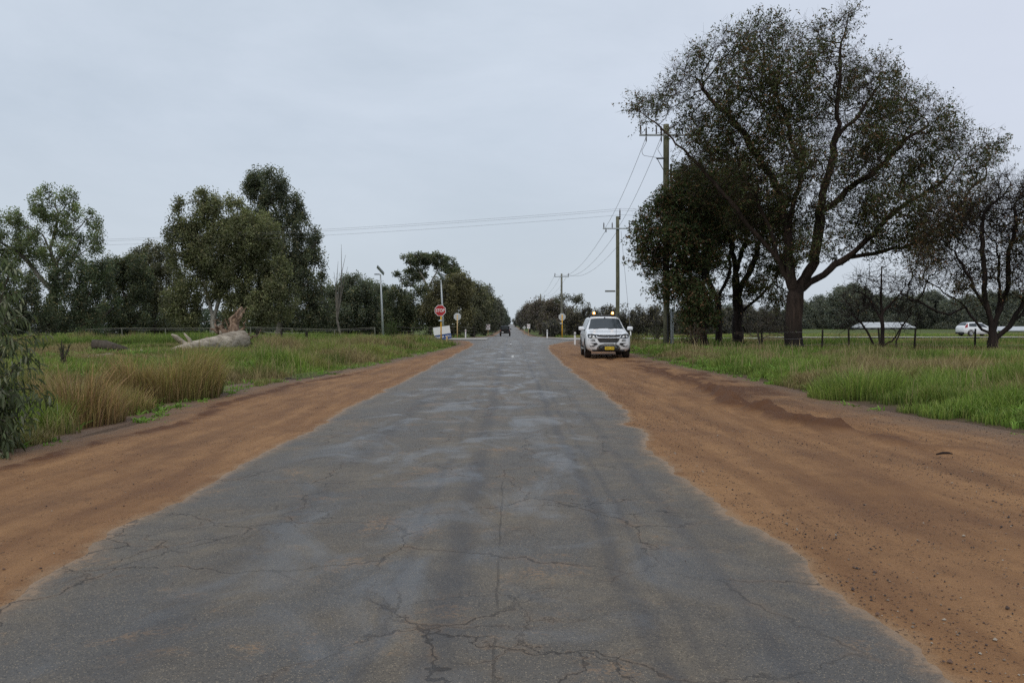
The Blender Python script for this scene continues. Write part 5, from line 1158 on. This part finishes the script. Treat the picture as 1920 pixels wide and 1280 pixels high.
def hatch():
    D = 88.; x0 = (1806-CX)*D/F; z = float(gz(x0+2, D))+.13; t_ = empty('hatchback', (x0, D+.7, z), math.radians(-90+8), label='white hatchback driving right on the cross road behind the burnt tree', cat='car')
    # local: rear at y=0, nose at +y ; rotated so the nose points right
    st = [(0, .62, .42, .80, .55, .92), (.05, .74, .30, .85, .64, 1.0), (.15, .80, .27, .92, .66, 1.10), (.45, .84, .24, .95, .62, 1.38), (.65, .85, .22, .95, .60, 1.45), (1.5, .86, .2, .93, .60, 1.49), (2.2, .86, .2, .90, .58, 1.44), (2.9, .86, .2, .88, .66, 1.03), (3.0, .86, .2, .86, .70, .98), (3.7, .82, .22, .76, .64, .84), (3.9, .74, .28, .66, .52, .74), (3.97, .6, .36, .58, .42, .64)]
    sh = Shell(st); s = MB(); sh.body(s); s.build('body', M['carwhite'], t_, smooth=True)
    s = MB(); sh.patch(s, 2.15, 3.6, 7.6, 12.4, .01, 6); s.build('rear_window', M['glass'], t_)
    s = MB(); sh.patch(s, 6.1, 6.95, 7.4, 12.6, .01, 6); s.build('windscreen', M['glass'], t_)
    for v in ((5.2, 6.8), (14.8, 13.2)):
        for u0, u1, tp in ((3.4, 4.9, (3.9, 4.9)), (5.0, 6.7, (5.0, 6.1))):
            s = MB(); sh.patch(s, u0, u1, v[0], v[1], .008, 4, top=tp); s.build('window', M['glass'], t_)
    for sg in (-1, 1):
        v = (4.7, 7.0) if sg > 0 else (15.3, 13.0); s = MB(); sh.patch(s, 1.2, 2.6, v[0], v[1], .014, 4, top=(2.2, 3.2)); s.build('tail_light', M['tail'], t_)
        v = (4.2, 6.0) if sg > 0 else (15.8, 14.0); s = MB(); sh.patch(s, 9.0, 9.9, v[0], v[1], .012, 3); s.build('headlight', M['lamp'], t_)
        s = MB(); s.box((.95*sg, 2.55, .98), (.16, .1, .13), bev=.03); s.build('mirror', M['carwhite'], t_)
        for y_ in (.72, 3.2): wheel(t_, .76*sg, y_, .31, .2, sg); arch(t_, .835*sg, y_, .31, sg)
    s = MB(); s.box((0, .02, .33), (1.3, .08, .2), bev=.02); s.build('bumper', M['blackpl'], t_)
hatch()

# ------------------------------------------------------------------ buildings half hidden far away
def house(px0, px1, D, eave, ridge, lab, wall='wallh', dep=6, hip=True):
    a = onground(px0, D); bx_ = onground(px1, D); w_ = bx_[0]-a[0]; t_ = empty('house', ((a[0]+bx_[0])/2, D, a[2]), label=lab, cat='building', group='low buildings behind the fields')
    ze = P(0, eave, D)[2]-a[2]; zr = P(0, ridge, D)[2]-a[2]
    s = MB(); s.box((0, dep/2, ze/2), (w_*.94, dep*.9, ze)); s.build('wall', M[wall], t_)
    s = MB(); h_ = w_/2; r_ = h_*.82
    V = [(-h_, -.4, ze), (h_, -.4, ze), (h_, dep+.4, ze), (-h_, dep+.4, ze), (-r_, dep/2, zr), (r_, dep/2, zr), (-h_, -.4, ze-.15), (h_, -.4, ze-.15), (h_, dep+.4, ze-.15), (-h_, dep+.4, ze-.15)]
    s.add(V, [(0, 1, 5, 4), (2, 3, 4, 5), (0, 6, 7, 1), (1, 7, 8, 2), (2, 8, 9, 3), (3, 9, 6, 0)], [(1, 2, 5), (3, 0, 4)]); s.build('roof', M['roof'], t_)
    n = max(2, int(w_/2.6))
    for i in range(n):
        x = -w_*.42+w_*.84*(i+.5)/n; s = MB(); s.box((x, dep*.05-.03, ze*.52), (.9, .08, ze*.42)); wi = s.build('window', M['glass'], t_); s = MB(); s.box((x, dep*.05-.06, ze*.30), (1.0, .1, .05)); s.build('sill', M['white'], wi)
    s = MB(); s.box((w_*.02, dep*.05-.04, ze*.38), (.8, .07, ze*.74)); s.build('door', M['greypl'], t_)
    return t_
house(184, 222, 104, 609, 603, 'low house with pale roof glimpsed under the trees left of the log')
house(228, 252, 118, 606, 598, 'second pale roofed house glimpsed just right of the first one')
house(-30, 30, 100, 612, 601, 'pale roofed house behind the young gum at the left edge')
house(1612, 1716, 205, 613.5, 604, 'long low white roofed shed in the right field behind the thin sapling', dep=5)
house(1876, 1990, 150, 619, 612, 'white roofed shed at the right edge beyond the hatchback', dep=5)
# stick on the shoulder
s = MB(); s.tube([(-.09, 0, .015), (-.02, .01, .03), (.05, 0, .03), (.10, .02, .015)], [.008, .013, .012, .004], 6, knob=.3); o = s.build('stick', M['bark_dark'], label='short dark stick lying on the right dirt shoulder', cat='stick'); o.location = (4.72, 9.0, .015)
